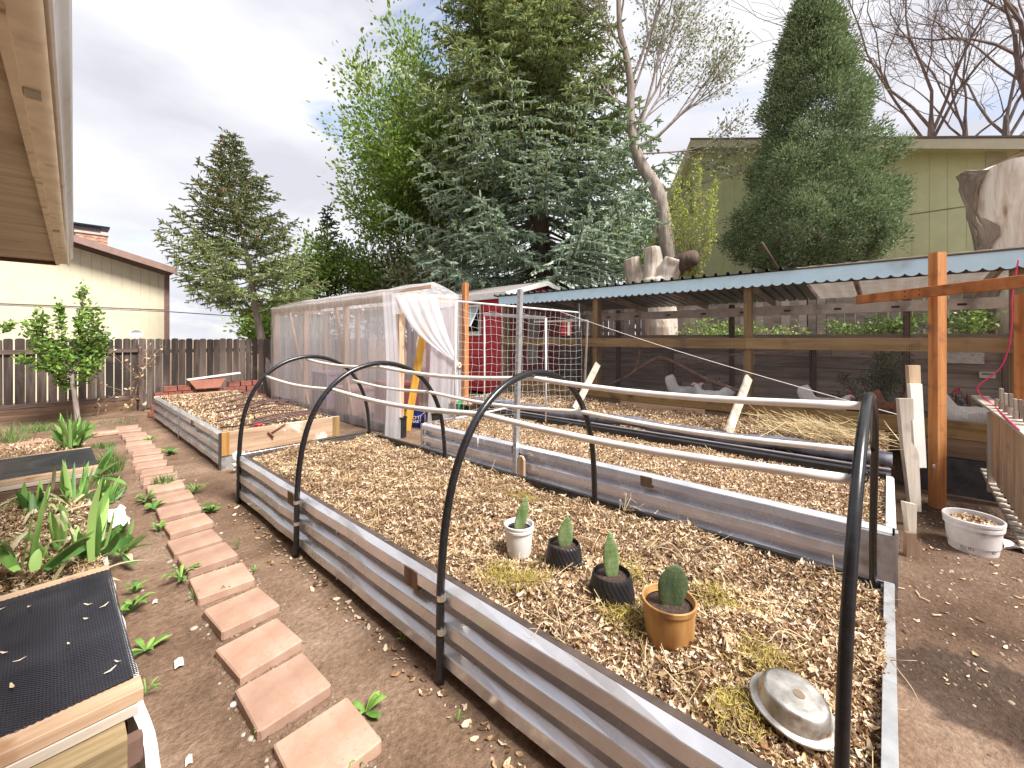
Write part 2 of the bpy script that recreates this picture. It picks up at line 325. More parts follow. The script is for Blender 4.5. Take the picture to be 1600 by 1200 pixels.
def mulch(name, label, cat, x0, x1, y0, y1, zf, n, lo=.018, hi=.05, nstraw=500, dens=None, nmoss=0, kindstuff=True):
    o0 = [];
    gx = np.linspace(x0, x1, 40); gy = np.linspace(y0, y1, 90); A, Bq = np.meshgrid(gx, gy, indexing='ij'); Z = zf(A, Bq)-.012
    id_ = np.arange(A.size).reshape(A.shape); F = np.stack([id_[:-1, :-1], id_[1:, :-1], id_[1:, 1:], id_[:-1, 1:]], -1).reshape(-1, 4)
    root = thing(name, label, cat, ((x0+x1)/2, (y0+y1)/2, float(zf(np.array((x0+x1)/2), np.array((y0+y1)/2)))-.05))
    root['kind'] = 'stuff'
    obj('soil', (np.stack([A, Bq, Z], -1).reshape(-1, 3), F), leafdark, root, smooth=True)
    x = U(x0, x1, n); y = y0+(y1-y0)*U(0, 1, n)**(dens or 1); s = (lo+(hi-lo)*U(0, 1, n)**2.2)*np.clip(.62+.0*y, 0, 9)*1.3
    P = np.stack([x, y, zf(x, y)+U(-.008, .02, n)], -1)
    a = leafsoup(P, s*U(.8, 1.4, n), s*U(.3, .65, n), U(0, 6.28, n), rng.normal(0, .55, n), rng.normal(0, .6, n), .55)
    m2_ = int(n*.9); x = U(x0, x1, m2_); y = y0+(y1-y0)*U(0, 1, m2_)**(dens or 1); cl = np.sin(x*11+y*4)*np.sin(y*7-x*6)+.5*np.sin(x*29+y*23)
    P2 = np.stack([x, y, zf(x, y)+U(-.004, .014, m2_)], -1); sm_ = U(.3, 1, m2_)*lo*.8*(1+.4*(cl > .3))
    a2_ = leafsoup(P2, sm_*1.5, sm_*U(.2, .5, m2_), U(0, 6.28, m2_), rng.normal(0, .5, m2_), rng.normal(0, .5, m2_), .3)
    big = n//90; x = U(x0, x1, big); y = U(y0, y1, big); P3 = np.stack([x, y, zf(x, y)+U(.006, .024, big)], -1); sb_ = U(.8, 1.3, big)*hi
    a3_ = leafsoup(P3, sb_, sb_*U(.3, .6, big), U(0, 6.28, big), rng.normal(0, .3, big), rng.normal(0, .4, big), .5)
    obj('leaves', join([a, a2_, a3_]), leafmat, root)
    n = nstraw; x = U(x0, x1, n); y = U(y0, y1, n); P = np.stack([x, y, zf(x, y)+U(.0, .03, n)], -1)
    st = leafsoup(P, U(.05, .18, n), U(.0015, .004, n), U(0, 6.28, n), rng.normal(0, .3, n), U(-1, 1, n), .12, .8)
    obj('straw', st, strawmat, root)
    if nmoss:
        cs = [(1.55, 1.30), (1.50, 1.42), (1.62, .82), (1.45, .35), (1.7, .33), (2.0, .55), (1.95, 1.0), (2.35, 2.0)]
        pp = []
        for cx, cy in cs:
            k = nmoss//len(cs); q = rng.normal(0, .055, (k, 2)); pp.append(np.stack([cx+q[:, 0], cy+q[:, 1], zf(cx+q[:, 0], cy+q[:, 1])+U(.0, .035, k)], -1))
        P = np.concatenate(pp); n = len(P)
        obj('moss', leafsoup(P, U(.02, .06, n), U(.0015, .003, n), U(0, 6.28, n), rng.normal(0, .6, n), U(-1, 1, n), .5, .7), mossmat, root)
    return root
def zb1(x, y): return .415+.018*np.sin(x*7+y*3)+.015*np.sin(y*9-x*5)+.009*np.sin(x*23+y*19)
def zb2(x, y): return .41+.012*np.sin(x*6+y*4)+.009*np.sin(y*8-x*5)
def zb4(x, y): return .47+.03*np.sin(y*1.9)+.012*np.sin(x*8+y*7)+.06*np.clip(x-4.9, 0, 2)/1.2
def zb3(x, y): return .43+.015*np.sin(x*6+y*4)+.02*np.sin(y*3)
mulch('leaf_mulch', 'dry leaf mulch with yellow moss filling the nearest metal bed around the potted cacti', 'mulch', 1.31, 2.62, .012, 4.72, zb1, 60000, .013, .040, 2600, 1.6, 4200)
mulch('leaf_mulch', 'dry leaf mulch filling the second metal bed under the netting trellis', 'mulch', 3.46, 4.62, .0, 4.66, zb2, 24000, .018, .042, 900, 1.3)
mulch('leaf_mulch', 'dry leaf mulch behind the black liner along the coop front', 'mulch', 4.80, 6.17, .0, 5.9, zb4, 20000, .025, .06, 900, 1.2)
mulch('leaf_mulch', 'pale leaf mulch filling the wood fronted bed by the back fence', 'mulch', 1.45, 2.76, 6.06, 10.55, zb3, 11000, .03, .065, 200, 1.2)
# straw heap on the third bed
n = 420; c = gX(1290, 685, 5.4); q = rng.normal(0, 1, (n, 2))
P = np.stack([5.45+q[:, 0]*.22, .62+q[:, 1]*.28, .60+np.abs(rng.normal(0, .05, n))], -1)
tag(obj('straw_heap', leafsoup(P, U(.2, .5, n), U(.003, .007, n), rng.normal(1.3, .6, n), rng.normal(-.15, .2, n), U(-1, 1, n), .18, .8), strawmat),
    'loose heap of long straw stalks near the coop boards', 'straw', kind='stuff')
# loose litter on the soil
def scatter(n, fx): 
    out = []
    while len(out) < n:
        x, y = fx(); out.append((x, y))
    a = np.array(out); return a
bl = [(1.2, 2.75, -.05, 4.85), (3.3, 6.3, -.1, 6), (1.35, 2.85, 5.9, 10.7), (.55, 1.0, .9, 9.8)]
def onsoil():
    while 1:
        x = random.uniform(-2.5, 6.1); y = random.uniform(-1.5, 11.9)
        if random.random() < .45: x = random.uniform(2.7, 5.8); y = random.uniform(-1.6, .2)
        if not any(a < x < b and c < y < d for a, b, c, d in bl) and not (-.5 < x < .27 and y < 7): return x, y
A = scatter(520, onsoil); n = len(A)
B_ = []
for k in range(700):
    ed = random.random()
    if ed < .6: B_.append((1.22-abs(random.gauss(0, .06)), random.uniform(0, 4.7)))
    elif ed < .8: B_.append((2.9+random.uniform(-.2, .4), random.uniform(0, 4.7)))
    else: B_.append((random.uniform(4.4, 5.9), random.uniform(-1.2, -.1)))
A = np.concatenate([A, np.array(B_)]); n = len(A)
P = np.stack([A[:, 0], A[:, 1], gheight(A[:, 0], A[:, 1])+.006], -1)
s = .008+.030*U(0, 1, n)**3
tag(obj('leaf_litter', leafsoup(P, s*1.3, s*.7, U(0, 6.28, n), rng.normal(0, .2, n), rng.normal(0, .25, n), .3), leafmat), 'small dry leaves scattered over the bare soil', 'litter', kind='stuff')
# pebbles and clods
def at_pavers():
    px_, py_, pa_ = random.choice(PVL); e = random.random()
    dx, dy = ((random.choice((-1, 1))*(.15+abs(random.gauss(0, .02))), random.uniform(-.16, .16)) if e < .5 else (random.uniform(-.16, .16), random.choice((-1, 1))*(.15+abs(random.gauss(0, .025)))))
    return px_+dx, py_+dy
V = []; F = []; base = [(-1, -1, -1), (1, -1, -1), (1, 1, -1), (-1, 1, -1), (-.6, -.6, 1), (.6, -.6, 1), (.6, .6, 1), (-.6, .6, 1)]
fc = [(0, 3, 2, 1), (4, 5, 6, 7), (0, 1, 5, 4), (1, 2, 6, 5), (2, 3, 7, 6), (3, 0, 4, 7)]
PVL = [(.72, 1.60, 0), (.70, 1.99, 1), (.72, 2.37, 5), (.75, 2.77, 5), (.75, 3.18, -2), (.76, 3.59, .5), (.76, 3.97, .5), (.79, 4.37, 1), (.80, 4.79, -2), (.82, 5.20, -3), (.83, 5.63, -5), (.84, 5.98, -9), (.86, 6.36, -10)]
A = np.concatenate([scatter(2600, onsoil), scatter(1500, at_pavers)])
for i, (x, y) in enumerate(A):
    r = random.uniform(.002, .009) if random.random() < .93 else random.uniform(.009, .016); z = float(gheight(np.array(x), np.array(y))); a = random.random()*6
    for v in base:
        vx = v[0]*r*random.uniform(.7, 1.3); vy = v[1]*r*random.uniform(.7, 1.3)
        V.append((x+vx*math.cos(a)-vy*math.sin(a), y+vx*math.sin(a)+vy*math.cos(a), z+v[2]*r*.6))
    F += [tuple(8*i+k for k in f) for f in fc]
clodmat = pmat('clod', [(.3, (.11, .07, .045)), (.6, (.2, .14, .1)), (.8, (.4, .34, .28))], scale=8, island=.5, rough=.95)
tag(obj('soil_clods', (np.array(V), np.array(F)), clodmat), 'crumbs of soil and tiny stones lying on the bare soil', 'soil crumbs', kind='stuff')

# ------------------------------------------------------------ pavers
pav = pmat('pink_concrete', [(.3, (.29, .17, .118)), (.5, (.365, .228, .165)), (.7, (.44, .30, .23))], scale=5, rough=.9, bump=.5, bscale=120, bdist=.003, detail=10, dirt=((.33, .18, .13), 60, .60, .72))
def paver_mesh(sd_=0):
    rp = random.Random(sd_); b = MB(); w = .147; t = .052; c = .006
    rings = [(w-.001, 0), (w, .004), (w, t-c), (w-c, t)]
    vs = []
    for q, z in rings:
        for k in range(4):
            for (dx, dy) in (((-1, -1), (1, -1), (1, 1), (-1, 1))[k],):
                cc = .008
                if k in (0, 2): pts = [(dx*q, dy*(q-cc)), (dx*(q-cc), dy*q)]
                else: pts = [(dx*(q-cc), dy*q), (dx*q, dy*(q-cc))]
                vs += [(x, y, z) for x, y in pts]
    fs = [(i*8+k, i*8+(k+1) % 8, (i+1)*8+(k+1) % 8, (i+1)*8+k) for i in range(3) for k in range(8)]+[tuple(24+k for k in range(8))]
    j_ = [(rp.uniform(-.0035, .0035), rp.uniform(-.0035, .0035)) for _ in range(8)]
    vs = [(x+j_[i % 8][0]*(1 if i > 7 else .4), y+j_[i % 8][1]*(1 if i > 7 else .4), z+(rp.uniform(-.0015, .001) if i > 15 else 0)) for i, (x, y, z) in enumerate(vs)]
    return b.add(vs, fs)
PV = [(.66, 1.45, 3), (.70, 1.99, 1), (.72, 2.37, 5), (.75, 2.77, 5), (.75, 3.18, -2), (.76, 3.59, .5), (.76, 3.97, .5), (.79, 4.37, 1), (.80, 4.79, -2), (.82, 5.20, -3), (.83, 5.63, -5),
      (.84, 5.98, -9), (.86, 6.36, -10), (.86, 6.74, -10), (.88, 7.14, -10), (.91, 7.52, -9), (.90, 7.90, -5), (.91, 8.26, -8), (.95, 8.71, -4), (.94, 9.06, -3), (.93, 9.5, -8), (.93, 9.86, -8)]
ORD = ['nearest', 'second', 'third', 'fourth', 'fifth', 'sixth', 'seventh', 'eighth', 'ninth', 'tenth', 'eleventh', 'twelfth', 'thirteenth', 'fourteenth', 'fifteenth', 'sixteenth',
       'seventeenth', 'eighteenth', 'nineteenth', 'twentieth', 'twenty-first', 'farthest']
PV[0] = (.72, 1.60, -2)
_N = pav.node_tree.nodes; _L = pav.node_tree.links; _B = _N['Principled BSDF']; _src = _B.inputs['Base Color'].links[0].from_socket
_oi = _N.new('ShaderNodeObjectInfo'); _mr = _N.new('ShaderNodeMapRange'); _mr.inputs[3].default_value = .86; _mr.inputs[4].default_value = 1.12; _L.new(_oi.outputs['Random'], _mr.inputs[0])
_hs = _N.new('ShaderNodeHueSaturation'); _L.new(_mr.outputs[0], _hs.inputs['Value']); _L.new(_src, _hs.inputs['Color']); _L.new(_hs.outputs[0], _B.inputs['Base Color'])
p0 = None
for i, (x, y, a) in enumerate(PV):
    lb = ('square pink concrete paver, %s in the stepping path counted from the camera' % ORD[i])
    if i < 5: p0 = obj('paver', paver_mesh(i), pav, local=True); o = p0; PM = (PM if i else [])+[o]
    else: o = PM[i % 5].copy(); col.objects.link(o)
    z = float(gheight(np.array(x), np.array(y)))
    o.location = (x, y, z-.004+random.uniform(-.004, .004)); o.rotation_euler = (R(random.uniform(-1, 1)), R(random.uniform(-1.2, 1.2)), R(a))
    tag(o, lb, 'paver', 'pavers in the stepping path')

# ------------------------------------------------------------ metal raised beds
def corr(b, p0, p1, nrm, h, n=3, dep=.033, seg=.22):
    """corrugated sheet from p0 to p1 (bottom corners), bulging along nrm"""
    p0 = Vector(p0); p1 = Vector(p1); nrm = Vector(nrm); L_ = (p1-p0).length; k = max(2, int(L_/seg)); per = h/n; prof = []
    for i in range(n):
        z = h-i*per
        prof += [(0.0, z-.004 if i else z), (dep*.95, z-.024), (dep, z-.028), (dep, z-per*.55), (dep*.92, z-per*.57), (-.034, z-per*.59), (-.034, z-per*.985)]
    rows = []
    for j in range(k+1):
        q = p0.lerp(p1, j/k); wob = .0035*math.sin(j*1.7)+.002*math.sin(j*4.1)
        rows.append([q+nrm*(o_+wob*(o_ > 0))+Vector((0, 0, z)) for o_, z in prof])
    b.sheet(rows)
def rivets(b, p, nrm, along, zs):
    for z in zs:
        c = Vector(p)+Vector(nrm)*.031+Vector((0, 0, z)); u = Vector(along).normalized(); v = Vector((0, 0, 1)); n_ = Vector(nrm)
        ring = [c+(u*math.cos(a)+v*math.sin(a))*.006 for a in [k*math.pi/4 for k in range(8)]]; ring2 = [q+n_*.004 for q in ring]
        b.add(ring+ring2, [(i, (i+1) % 8, 8+(i+1) % 8, 8+i) for i in range(8)]+[tuple(range(8, 16))])
BH = .45
# near bed
t = thing('raised_bed', 'corrugated galvanised raised bed nearest the camera, full of leaf mulch', 'raised bed', (1.95, 2.35, 0))
X0, X1, Y0, Y1 = 1.27, 2.64, 0.0, 4.74
b = MB(); corr(b, (X0, Y1, 0), (X0, Y0, 0), (-1, 0, 0), BH); obj('side_panel', b, galv, t, solid=.002)
b = MB(); corr(b, (X1, Y0, 0), (X1, Y1, 0), (1, 0, 0), BH); obj('side_panel', b, galv, t, solid=.002)
b = MB(); corr(b, (X1, Y1, 0), (X0, Y1, 0), (0, 1, 0), BH); obj('end_panel', b, galv, t, solid=.002)
b = MB(); b.box(X0, X1, Y0-.022, Y0+.014, BH-.004, BH+.004, .001); b.box(X0+.02, X1, Y0-.018, Y0-.010, .0, BH-.006, .001); obj('end_cap', b, galv_dull, t)
b = MB(); b.box(X0+.004, X0+.040, Y0+.05, Y1-.01, BH-.045, BH-.003); b.box(X0+.04, X1-.04, Y1-.045, Y1-.008, BH-.05, BH-.005); obj('inner_rail', b, plain('dark_inner_rail', (.09, .065, .055), .6, .2, var=.3), t)
b = MB(); b.box(X1-.034, X1-.006, Y0+.05, Y1-.05, BH-.06, BH+.012, .006); b.box(X1-.8, X1-.004, Y1-.04, Y1-.012, BH-.03, BH+.016, .006); obj('edge_liner', b, black_pl, t)
for yy in (1.75, 3.32):
    b = MB(); b.box(X0-.036, X0+.004, yy, yy+.11, BH-.118, BH-.022); obj('wood_block', b, OLD['brownz'], t)
for y_, z_ in [(2.62, q) for q in (.40, .36, .25, .21, .11, .06)]+[(1.35, .40)]:
    b = MB(); rivets(b, (X0, y_, 0), (-1, 0, 0), (0, 1, 0), (z_,)); obj('rivet', b, steel, t)
for cx, cy in ((X0, Y1), (X1, Y1), (X1, Y0)): obj('corner_post', MB().box(cx-.03, cx+.03, cy-.024, cy+.024, 0.0, BH-.012, .002), galv_dull, t)
# middle bed
t = thing('raised_bed', 'corrugated galvanised raised bed in the middle, between the hoop bed and the black liner', 'raised bed', (4.05, 2.3, 0))
X0, X1, Y0, Y1 = 3.42, 4.66, -.02, 4.68
b = MB(); corr(b, (X0, Y1, 0), (X0, Y0, 0), (-1, 0, 0), BH); obj('side_panel', b, galv, t, solid=.002)
b = MB(); corr(b, (X1, Y0, 0), (X1, Y1, 0), (1, 0, 0), BH); obj('side_panel', b, galv, t, solid=.002)
b = MB(); corr(b, (X1, Y1, 0), (X0, Y1, 0), (0, 1, 0), BH); obj('end_panel', b, galv, t, solid=.002)
b = MB(); b.box(X0, X1, Y0-.012, Y0+.03, BH-.004, BH+.004, .001); b.box(X0+.02, X1, Y0-.018, Y0-.010, .0, BH-.006, .001); obj('end_cap', b, white_paint, t)
b = MB(); b.box(X0-.044, X0-.030, Y0-.02, Y0+.17, .02, BH-.035, .001); b.box(X0-.05, X0+.01, Y0-.026, Y0-.012, .0, BH-.01, .001)
obj('corner_post', b, galv_dull, t); obj('corner_post', MB().box(X0-.044, X0-.01, Y1-.02, Y1+.02, .0, BH-.01, .001), galv_dull, t)
b = MB(); b.box(X0+.004, X0+.034, Y0+.03, Y1-.01, BH-.045, BH-.006); obj('inner_rail', b, galv_dull, t)
b = MB(); b.box(X1-.036, X1-.002, Y0+.03, Y1-.05, BH-.05, BH+.03, .006); obj('edge_liner', b, black_pl, t)
for yy in (1.47, 2.95, .02):
    if yy > .1: b = MB(); b.box(X0-.036, X0+.004, yy, yy+.10, BH-.112, BH-.022); obj('wood_block', b, OLD['brownz'], t)
for y_, z_ in ((.12, .38), (.12, .22), (2.2, .38), (2.2, .24), (2.2, .1)):
    b = MB(); rivets(b, (X0, y_, 0), (-1, 0, 0), (0, 1, 0), (z_,)); obj('rivet', b, steel, t)
# black liner edging of the third bed
t = thing('liner_edging', 'black fabric liner folded over a grey metal channel behind the middle bed', 'edging', (4.8, 2.5, 0))
rows = []
ns_ = 70; Yl = np.linspace(-.03, 5.2, ns_)
for j, y in enumerate(Yl):
    w_ = .012*math.sin(y*3.1)+.008*math.sin(y*8.3+1); dip = max(0, math.exp(-((y-1.75)/.42)**2))*.05
    rows.append([Vector((4.775+w_, y, .50+w_)), Vector((4.762+w_, y, .56+w_+dip*.6)), Vector((4.80+w_, y, .60+w_*.5+dip*.3)), Vector((4.87+w_, y, .605+w_)), Vector((4.93+w_, y, .56)), Vector((4.96, y, .50))])
b = MB(); b.sheet(rows); obj('liner', b, black_liner, t, True, solid=.004)
b = MB(); b.box(4.715, 4.755, -.02, 4.6, .0, .50, .002); obj('channel', b, plain('dark_metal', (.30, .28, .29), .5, .4), t)
b = MB(); b.box(4.695, 4.713, -.02, 4.6, .475, .497, .002); obj('lip', b, plain('dark_lip', (.06, .05, .055), .4, .3), t)
b = MB(); b.box(4.700, 4.7145, 1.86, 1.98, .452, .472, .004); obj('slot', b, OLD['grey'+'y'], t)
# bed 2 with wooden front
t = thing('raised_bed', 'raised bed with a pale plank front panel and corrugated steel side by the back fence', 'raised bed', (2.1, 8.3, 0))
X0, X1, Y0, Y1 = 1.42, 2.80, 6.0, 10.62
b = MB(); corr(b, (X0, Y1, 0), (X0, Y0+.0, 0), (-1, 0, 0), BH); obj('side_panel', b, galv, t, solid=.002)
b = MB(); b.box(X1-.01, X1+.02, Y0+.05, Y1, .0, BH-.005); obj('side_panel', b, OLD['darky'], t)
b = MB(); b.box(X0-.03, X1, Y1-.0, Y1+.04, .0, BH+.01); obj('end_panel', b, OLD['pinex'], t)
frontmat = wood('front_plank', (.26, .16, .10), (.40, .27, .175), (.52, .38, .27), 'x', .1, dirt=((.60, .53, .46), 4, .58, .64), scale=6)
b = MB(); b.box(X0-.02, X1+.05, Y0-.05, Y0-.008, .175, BH+.01); obj('front_plank', b, frontmat, t)
obj('corner_trim', MB().box(X1-.05, X1+.052, Y0-.056, Y0-.051, .178, BH+.008, .001), OLD['treatz'], t)
b = MB(); b.box(X0-.022, X0+.06, Y0-.056, Y0-.051, .178, BH+.008, .001); obj('corner_trim', b, wood('amber_wood', (.28, .13, .03), (.42, .22, .07), (.5, .3, .12), 'z', 0), t)
b = MB(); b.box(X0-.02, X1+.02, Y0-.040, Y0-.006, .0, .170, .001); obj('front_panel', b, galv_dull, t)
b = MB(); b.box(X0-.042, X0-.02, Y0-.035, Y0+.0, .0, BH, .001); obj('joint_strip', MB().box(X0-.040, X0-.034, 8.32, 8.35, .02, BH-.02, .001), galv_dull, t); obj('corner_post', b, plain('dark_strip', (.12, .12, .13), .4, .7), t)
b = MB(); b.box(X0-.041, X0+.003, 7.35, 7.45, BH-.112, BH-.024); obj('wood_block', b, OLD['brownz'], t)
b = MB(); b.box(X0+.004, X0+.035, Y0, Y1, BH-.04, BH-.004); obj('inner_rail', b, galv_dull, t)
# trimmed branches and tools lying on it
for k in range(19):
    x = random.uniform(1.5, 2.2); y = random.uniform(6.25, 9.6); a = random.uniform(-.5, .9); l = random.uniform(.5, 1.1)
    pts = [Vector((x+l*s*math.cos(a)+.05*math.sin(s*5+k), y+l*s*math.sin(a), .485+.05*math.sin(s*3.1)+.02*(k % 3))) for s in (0, .3, .6, 1)]
    pts = [Vector((min(p.x, 2.75), p.y, p.z)) for p in pts]
    if k < 4: pts = [Vector((1.75+.05*k, 6.12+.1*k, .46+.01*k)), Vector((2.2, 6.2+.08*k, .49+.01*k)), Vector((2.75, 6.3+.09*k, .49))]
    rb = .010+.006*(k % 2)
    br = obj('cut_branch', MB().tube(smooth_path(pts, 4), [rb*(1-.5*i/12) for i in range(len(smooth_path(pts, 4)))], 6), plain('branch_bark', (.10, .055, .05), .8), smooth=True) if k == 0 else obj('cut_branch', MB().tube(smooth_path(pts, 4), [rb*(1-.04*i) for i in range(len(smooth_path(pts, 4)))], 6), bpy.data.materials['branch_bark'], smooth=True)
    tag(br, 'thin dark pruned branch lying on the mulch of the bed by the back fence', 'branch', 'pruned branches on the wood fronted bed')
t = thing('lopper', 'long handled lopper with red grip lying along the plank front of the bed', 'tool', gz(405, 664, .47))
b = MB(); b.tube([gz(345, 668, .47), gz(470, 656, .475)], .009, 8); obj('shaft', b, plain('dark_shaft', (.03, .02, .02), .4), t, True)
b = MB(); b.tube([gz(397, 664.5, .474), gz(410, 663.3, .474)], .016, 8); obj('grip', b, plain('red_grip', (.55, .02, .03), .4), t, True)
t = thing('pruning_saw', 'small rusty hand tool with its handle hanging over the plank front', 'tool', gY(430, 672, 5.93))
b = MB(); b.tube([gY(446, 662, 5.935), gY(423, 677, 5.935)], .008, 6); obj('handle', b, plain('rusty_handle', (.16, .07, .05), .6), t, True)
b = MB(); b.tube([gY(419, 674.5, 5.932), gY(423, 678, 5.93), gY(427, 683.5, 5.93)], .011, 6); obj('head', b, plain('rust', (.20, .09, .06), .7), t, True)
# red bricks and planter behind it
brick = pmat('red_brick', [(.3, (.17, .05, .035)), (.7, (.30, .11, .08))], scale=14, rough=.9, bump=.4)
k = 0
for row, (z, xa, n_, y_) in enumerate([(.06, 1.35, 9, 11.0), (.18, 1.4, 9, 11.02), (.30, 1.45, 8, 11.02), (.42, 1.45, 8, 11.05), (.54, 1.6, 3, 11.05), (.54, 2.75, 3, 11.1)]):
    for i in range(n_):
        x = xa+i*.235+random.uniform(-.01, .01)
        o = obj('brick', MB().box(x, x+.215, y_, y_+.1, z-.05, z+.06-.004, .004), brick)
        tag(o, 'old red brick in the low stack between the wood fronted bed and the back fence', 'brick', 'bricks stacked behind the wood fronted bed')
t = thing('planter_box', 'terracotta coloured trough planter with a white board on top, on the brick stack', 'planter', (2.25, 11.05, .5))
b = MB(); p = [(2.12, .51), (2.55, .51), (2.66, .70), (2.0, .70)]; b.extrude([(x, 10.98, z) for x, z in p], (0, .17, 0)); obj('trough', b, plain('terracotta', (.36, .15, .10), .8), t)
b = MB(); b.beam((1.98, 11.05, .71), (2.95, 11.05, .80), .14, .03); obj('board', b, white_paint, t)
# ------------------------------------------------------------ hoop frame over the near bed
HS = [(1.215, 0), (1.215, .25), (1.218, .5), (1.245, .78), (1.315, 1.02), (1.44, 1.21), (1.61, 1.335), (1.8, 1.392), (1.97, 1.392), (2.14, 1.345), (2.3, 1.25), (2.43, 1.09), (2.515, .9), (2.56, .68), (2.585, .38)]
t = thing('hoop_tunnel_frame', 'frame of four black pipe hoops joined by three white pipes over the nearest bed', 'tunnel frame', (1.9, 2.4, 0))
HY = [(.06, .0, .0, 0), (1.53, .0, .0, 0), (3.20, .0, -.012, .0), (4.66, .02, -.0, .0)]
for j, (y, dx, dz, tl) in enumerate(HY):
    pts = smooth_path([(x+dx+(0 if z < .5 else tl*(z-.5)), y+.01*math.sin(z*3+j)+((.010-(x-1.215)/1.37*.028) if j == 0 else 0), z+(dz if z > .5 else 0)) for x, z in HS], 5)
    h = obj('hoop', MB().tube(pts, .0195 if j else .0148, 16), poly, t, True)
    for zz in (.405, .25):
        if j: b = MB(); b.tube([(1.215+dx, y, zz-.012), (1.215+dx, y, zz+.012)], .0218, 16); b.box(1.215+dx, 1.24, y+.014, y+.038, zz-.012, zz+.012, .001); obj('clamp', b, steel, t, 'auto')
def purlin(x, z, extra=0):
    pts = []
    ys_ = [.055, 1.53, 3.20, 4.70]
    for i in range(3):
        a, c = ys_[i], ys_[i+1]
        za = z+(HY[i][2]); zc = z+(HY[i+1][2])
        for k in range(8):
            s = k/8; sg = (.028, .035, .03)[i]*math.sin(math.pi*s)
            pts.append((x+.006*math.sin(3*s), a+(c-a)*s, za+(zc-za)*s-sg))
    pts.append((x, 4.70, z)); return pts
for x, z in ((1.478, 1.212), (1.885, 1.366), (2.395, 1.105)):
    obj('pipe', MB().tube(purlin(x, z), .0145, 12), pvc, t, True)
for (y, dx, dz, tl) in HY[:2]:
    for x, z in ((1.478, 1.235), (1.885, 1.392), (2.395, 1.13)):
        b = MB()
        c = Vector((x, y, z-.01)); ring = [c+Vector((.024*math.cos(a)*.6, .002*math.sin(a), .028*math.sin(a))) for a in [i*math.pi/6 for i in range(13)]]
        b.tube([c+Vector((.0, .021*math.cos(a), .021*math.sin(a))) for a in [i*math.pi/6 for i in range(13)]], .0022, 5)
        b.tube([c+Vector((0, 0, .02)), c+Vector((.03, .0, .03))], .0016, 5); obj('wire_tie', b, black_pl, t)

# ------------------------------------------------------------ potted cacti, pan, wood scrap
potsoil = pmat('potting_soil', [(.3, (.02, .013, .01)), (.6, (.07, .04, .03)), (.75, (.20, .13, .09))], scale=60, rough=1, bump=.9, bscale=90, bdist=.01)
padA = pmat('cactus_pad', [(.3, (.09, .16, .05)), (.5, (.19, .27, .11)), (.7, (.42, .45, .27))], scale=18, stretch=(1, 1, .35), rough=.65, bump=.5, bscale=40, bdist=.004)
padB = pmat('cactus_pad_dark', [(.3, (.04, .07, .03)), (.55, (.09, .13, .06)), (.75, (.22, .24, .15))], scale=22, stretch=(1, 1, .3), rough=.65, bump=.6, bscale=30, bdist=.004)
def pad(h, w, th, face, lean, M, parent, c, z, tip=1):
    """oval cactus pad standing in the soil"""
    b = MB(); n = 24; rows = []
    for i in range(17):
        s = i/16; prof = math.sin(math.pi*min(1, (s*.93+.07)))**.62*(.72+.35*s) if s < 1 else 0.02
        if tip: prof = math.sin(math.pi*(.13+.87*s)**.92)**.8*1.02 if s < 1 else .02
        rows.append((max(.004, w/2*prof), s*h, max(.003, th*.33*(prof**.6))))
    rot = Matrix.Rotation(face, 3, 'Z') @ Matrix.Rotation(lean, 3, 'Y')
    vs = []
    for rx, z_, ry in rows:
        for k in range(n):
            a = 2*math.pi*k/n; p = rot @ Vector((rx*math.cos(a)*(1+.03*math.sin(z_*60)), ry*math.sin(a), z_)); vs.append((c[0]+p.x, c[1]+p.y, z+p.z))
    fs = [(i*n+k, i*n+(k+1) % n, (i+1)*n+(k+1) % n, (i+1)*n+k) for i in range(16) for k in range(n)]+[tuple(16*n+k for k in range(n))]
    b.add(vs, fs); o = obj('pad', b, M, parent, True)
    sp = MB(); 
    for i in range(3, 15):
        rx, z_, ry = rows[i]
        for k in range(-3, 4):
            for sg in (1, -1):
                a = math.pi/2*sg+k*.36+(.18 if i % 2 else 0)
                q = rot @ Vector((rx*math.cos(a), ry*math.sin(a), z_)); e = rot @ Vector((rx*math.cos(a)*1.02, (ry+.007)*math.sin(a), z_+.003))
                if i % 2 == 0: sp.tube([(c[0]+q.x, c[1]+q.y, z+q.z), (c[0]+e.x, c[1]+e.y, z+e.z)], [.0011, .0003], 3)
    obj('spines', sp, strawmat, o, local=False)
    return o
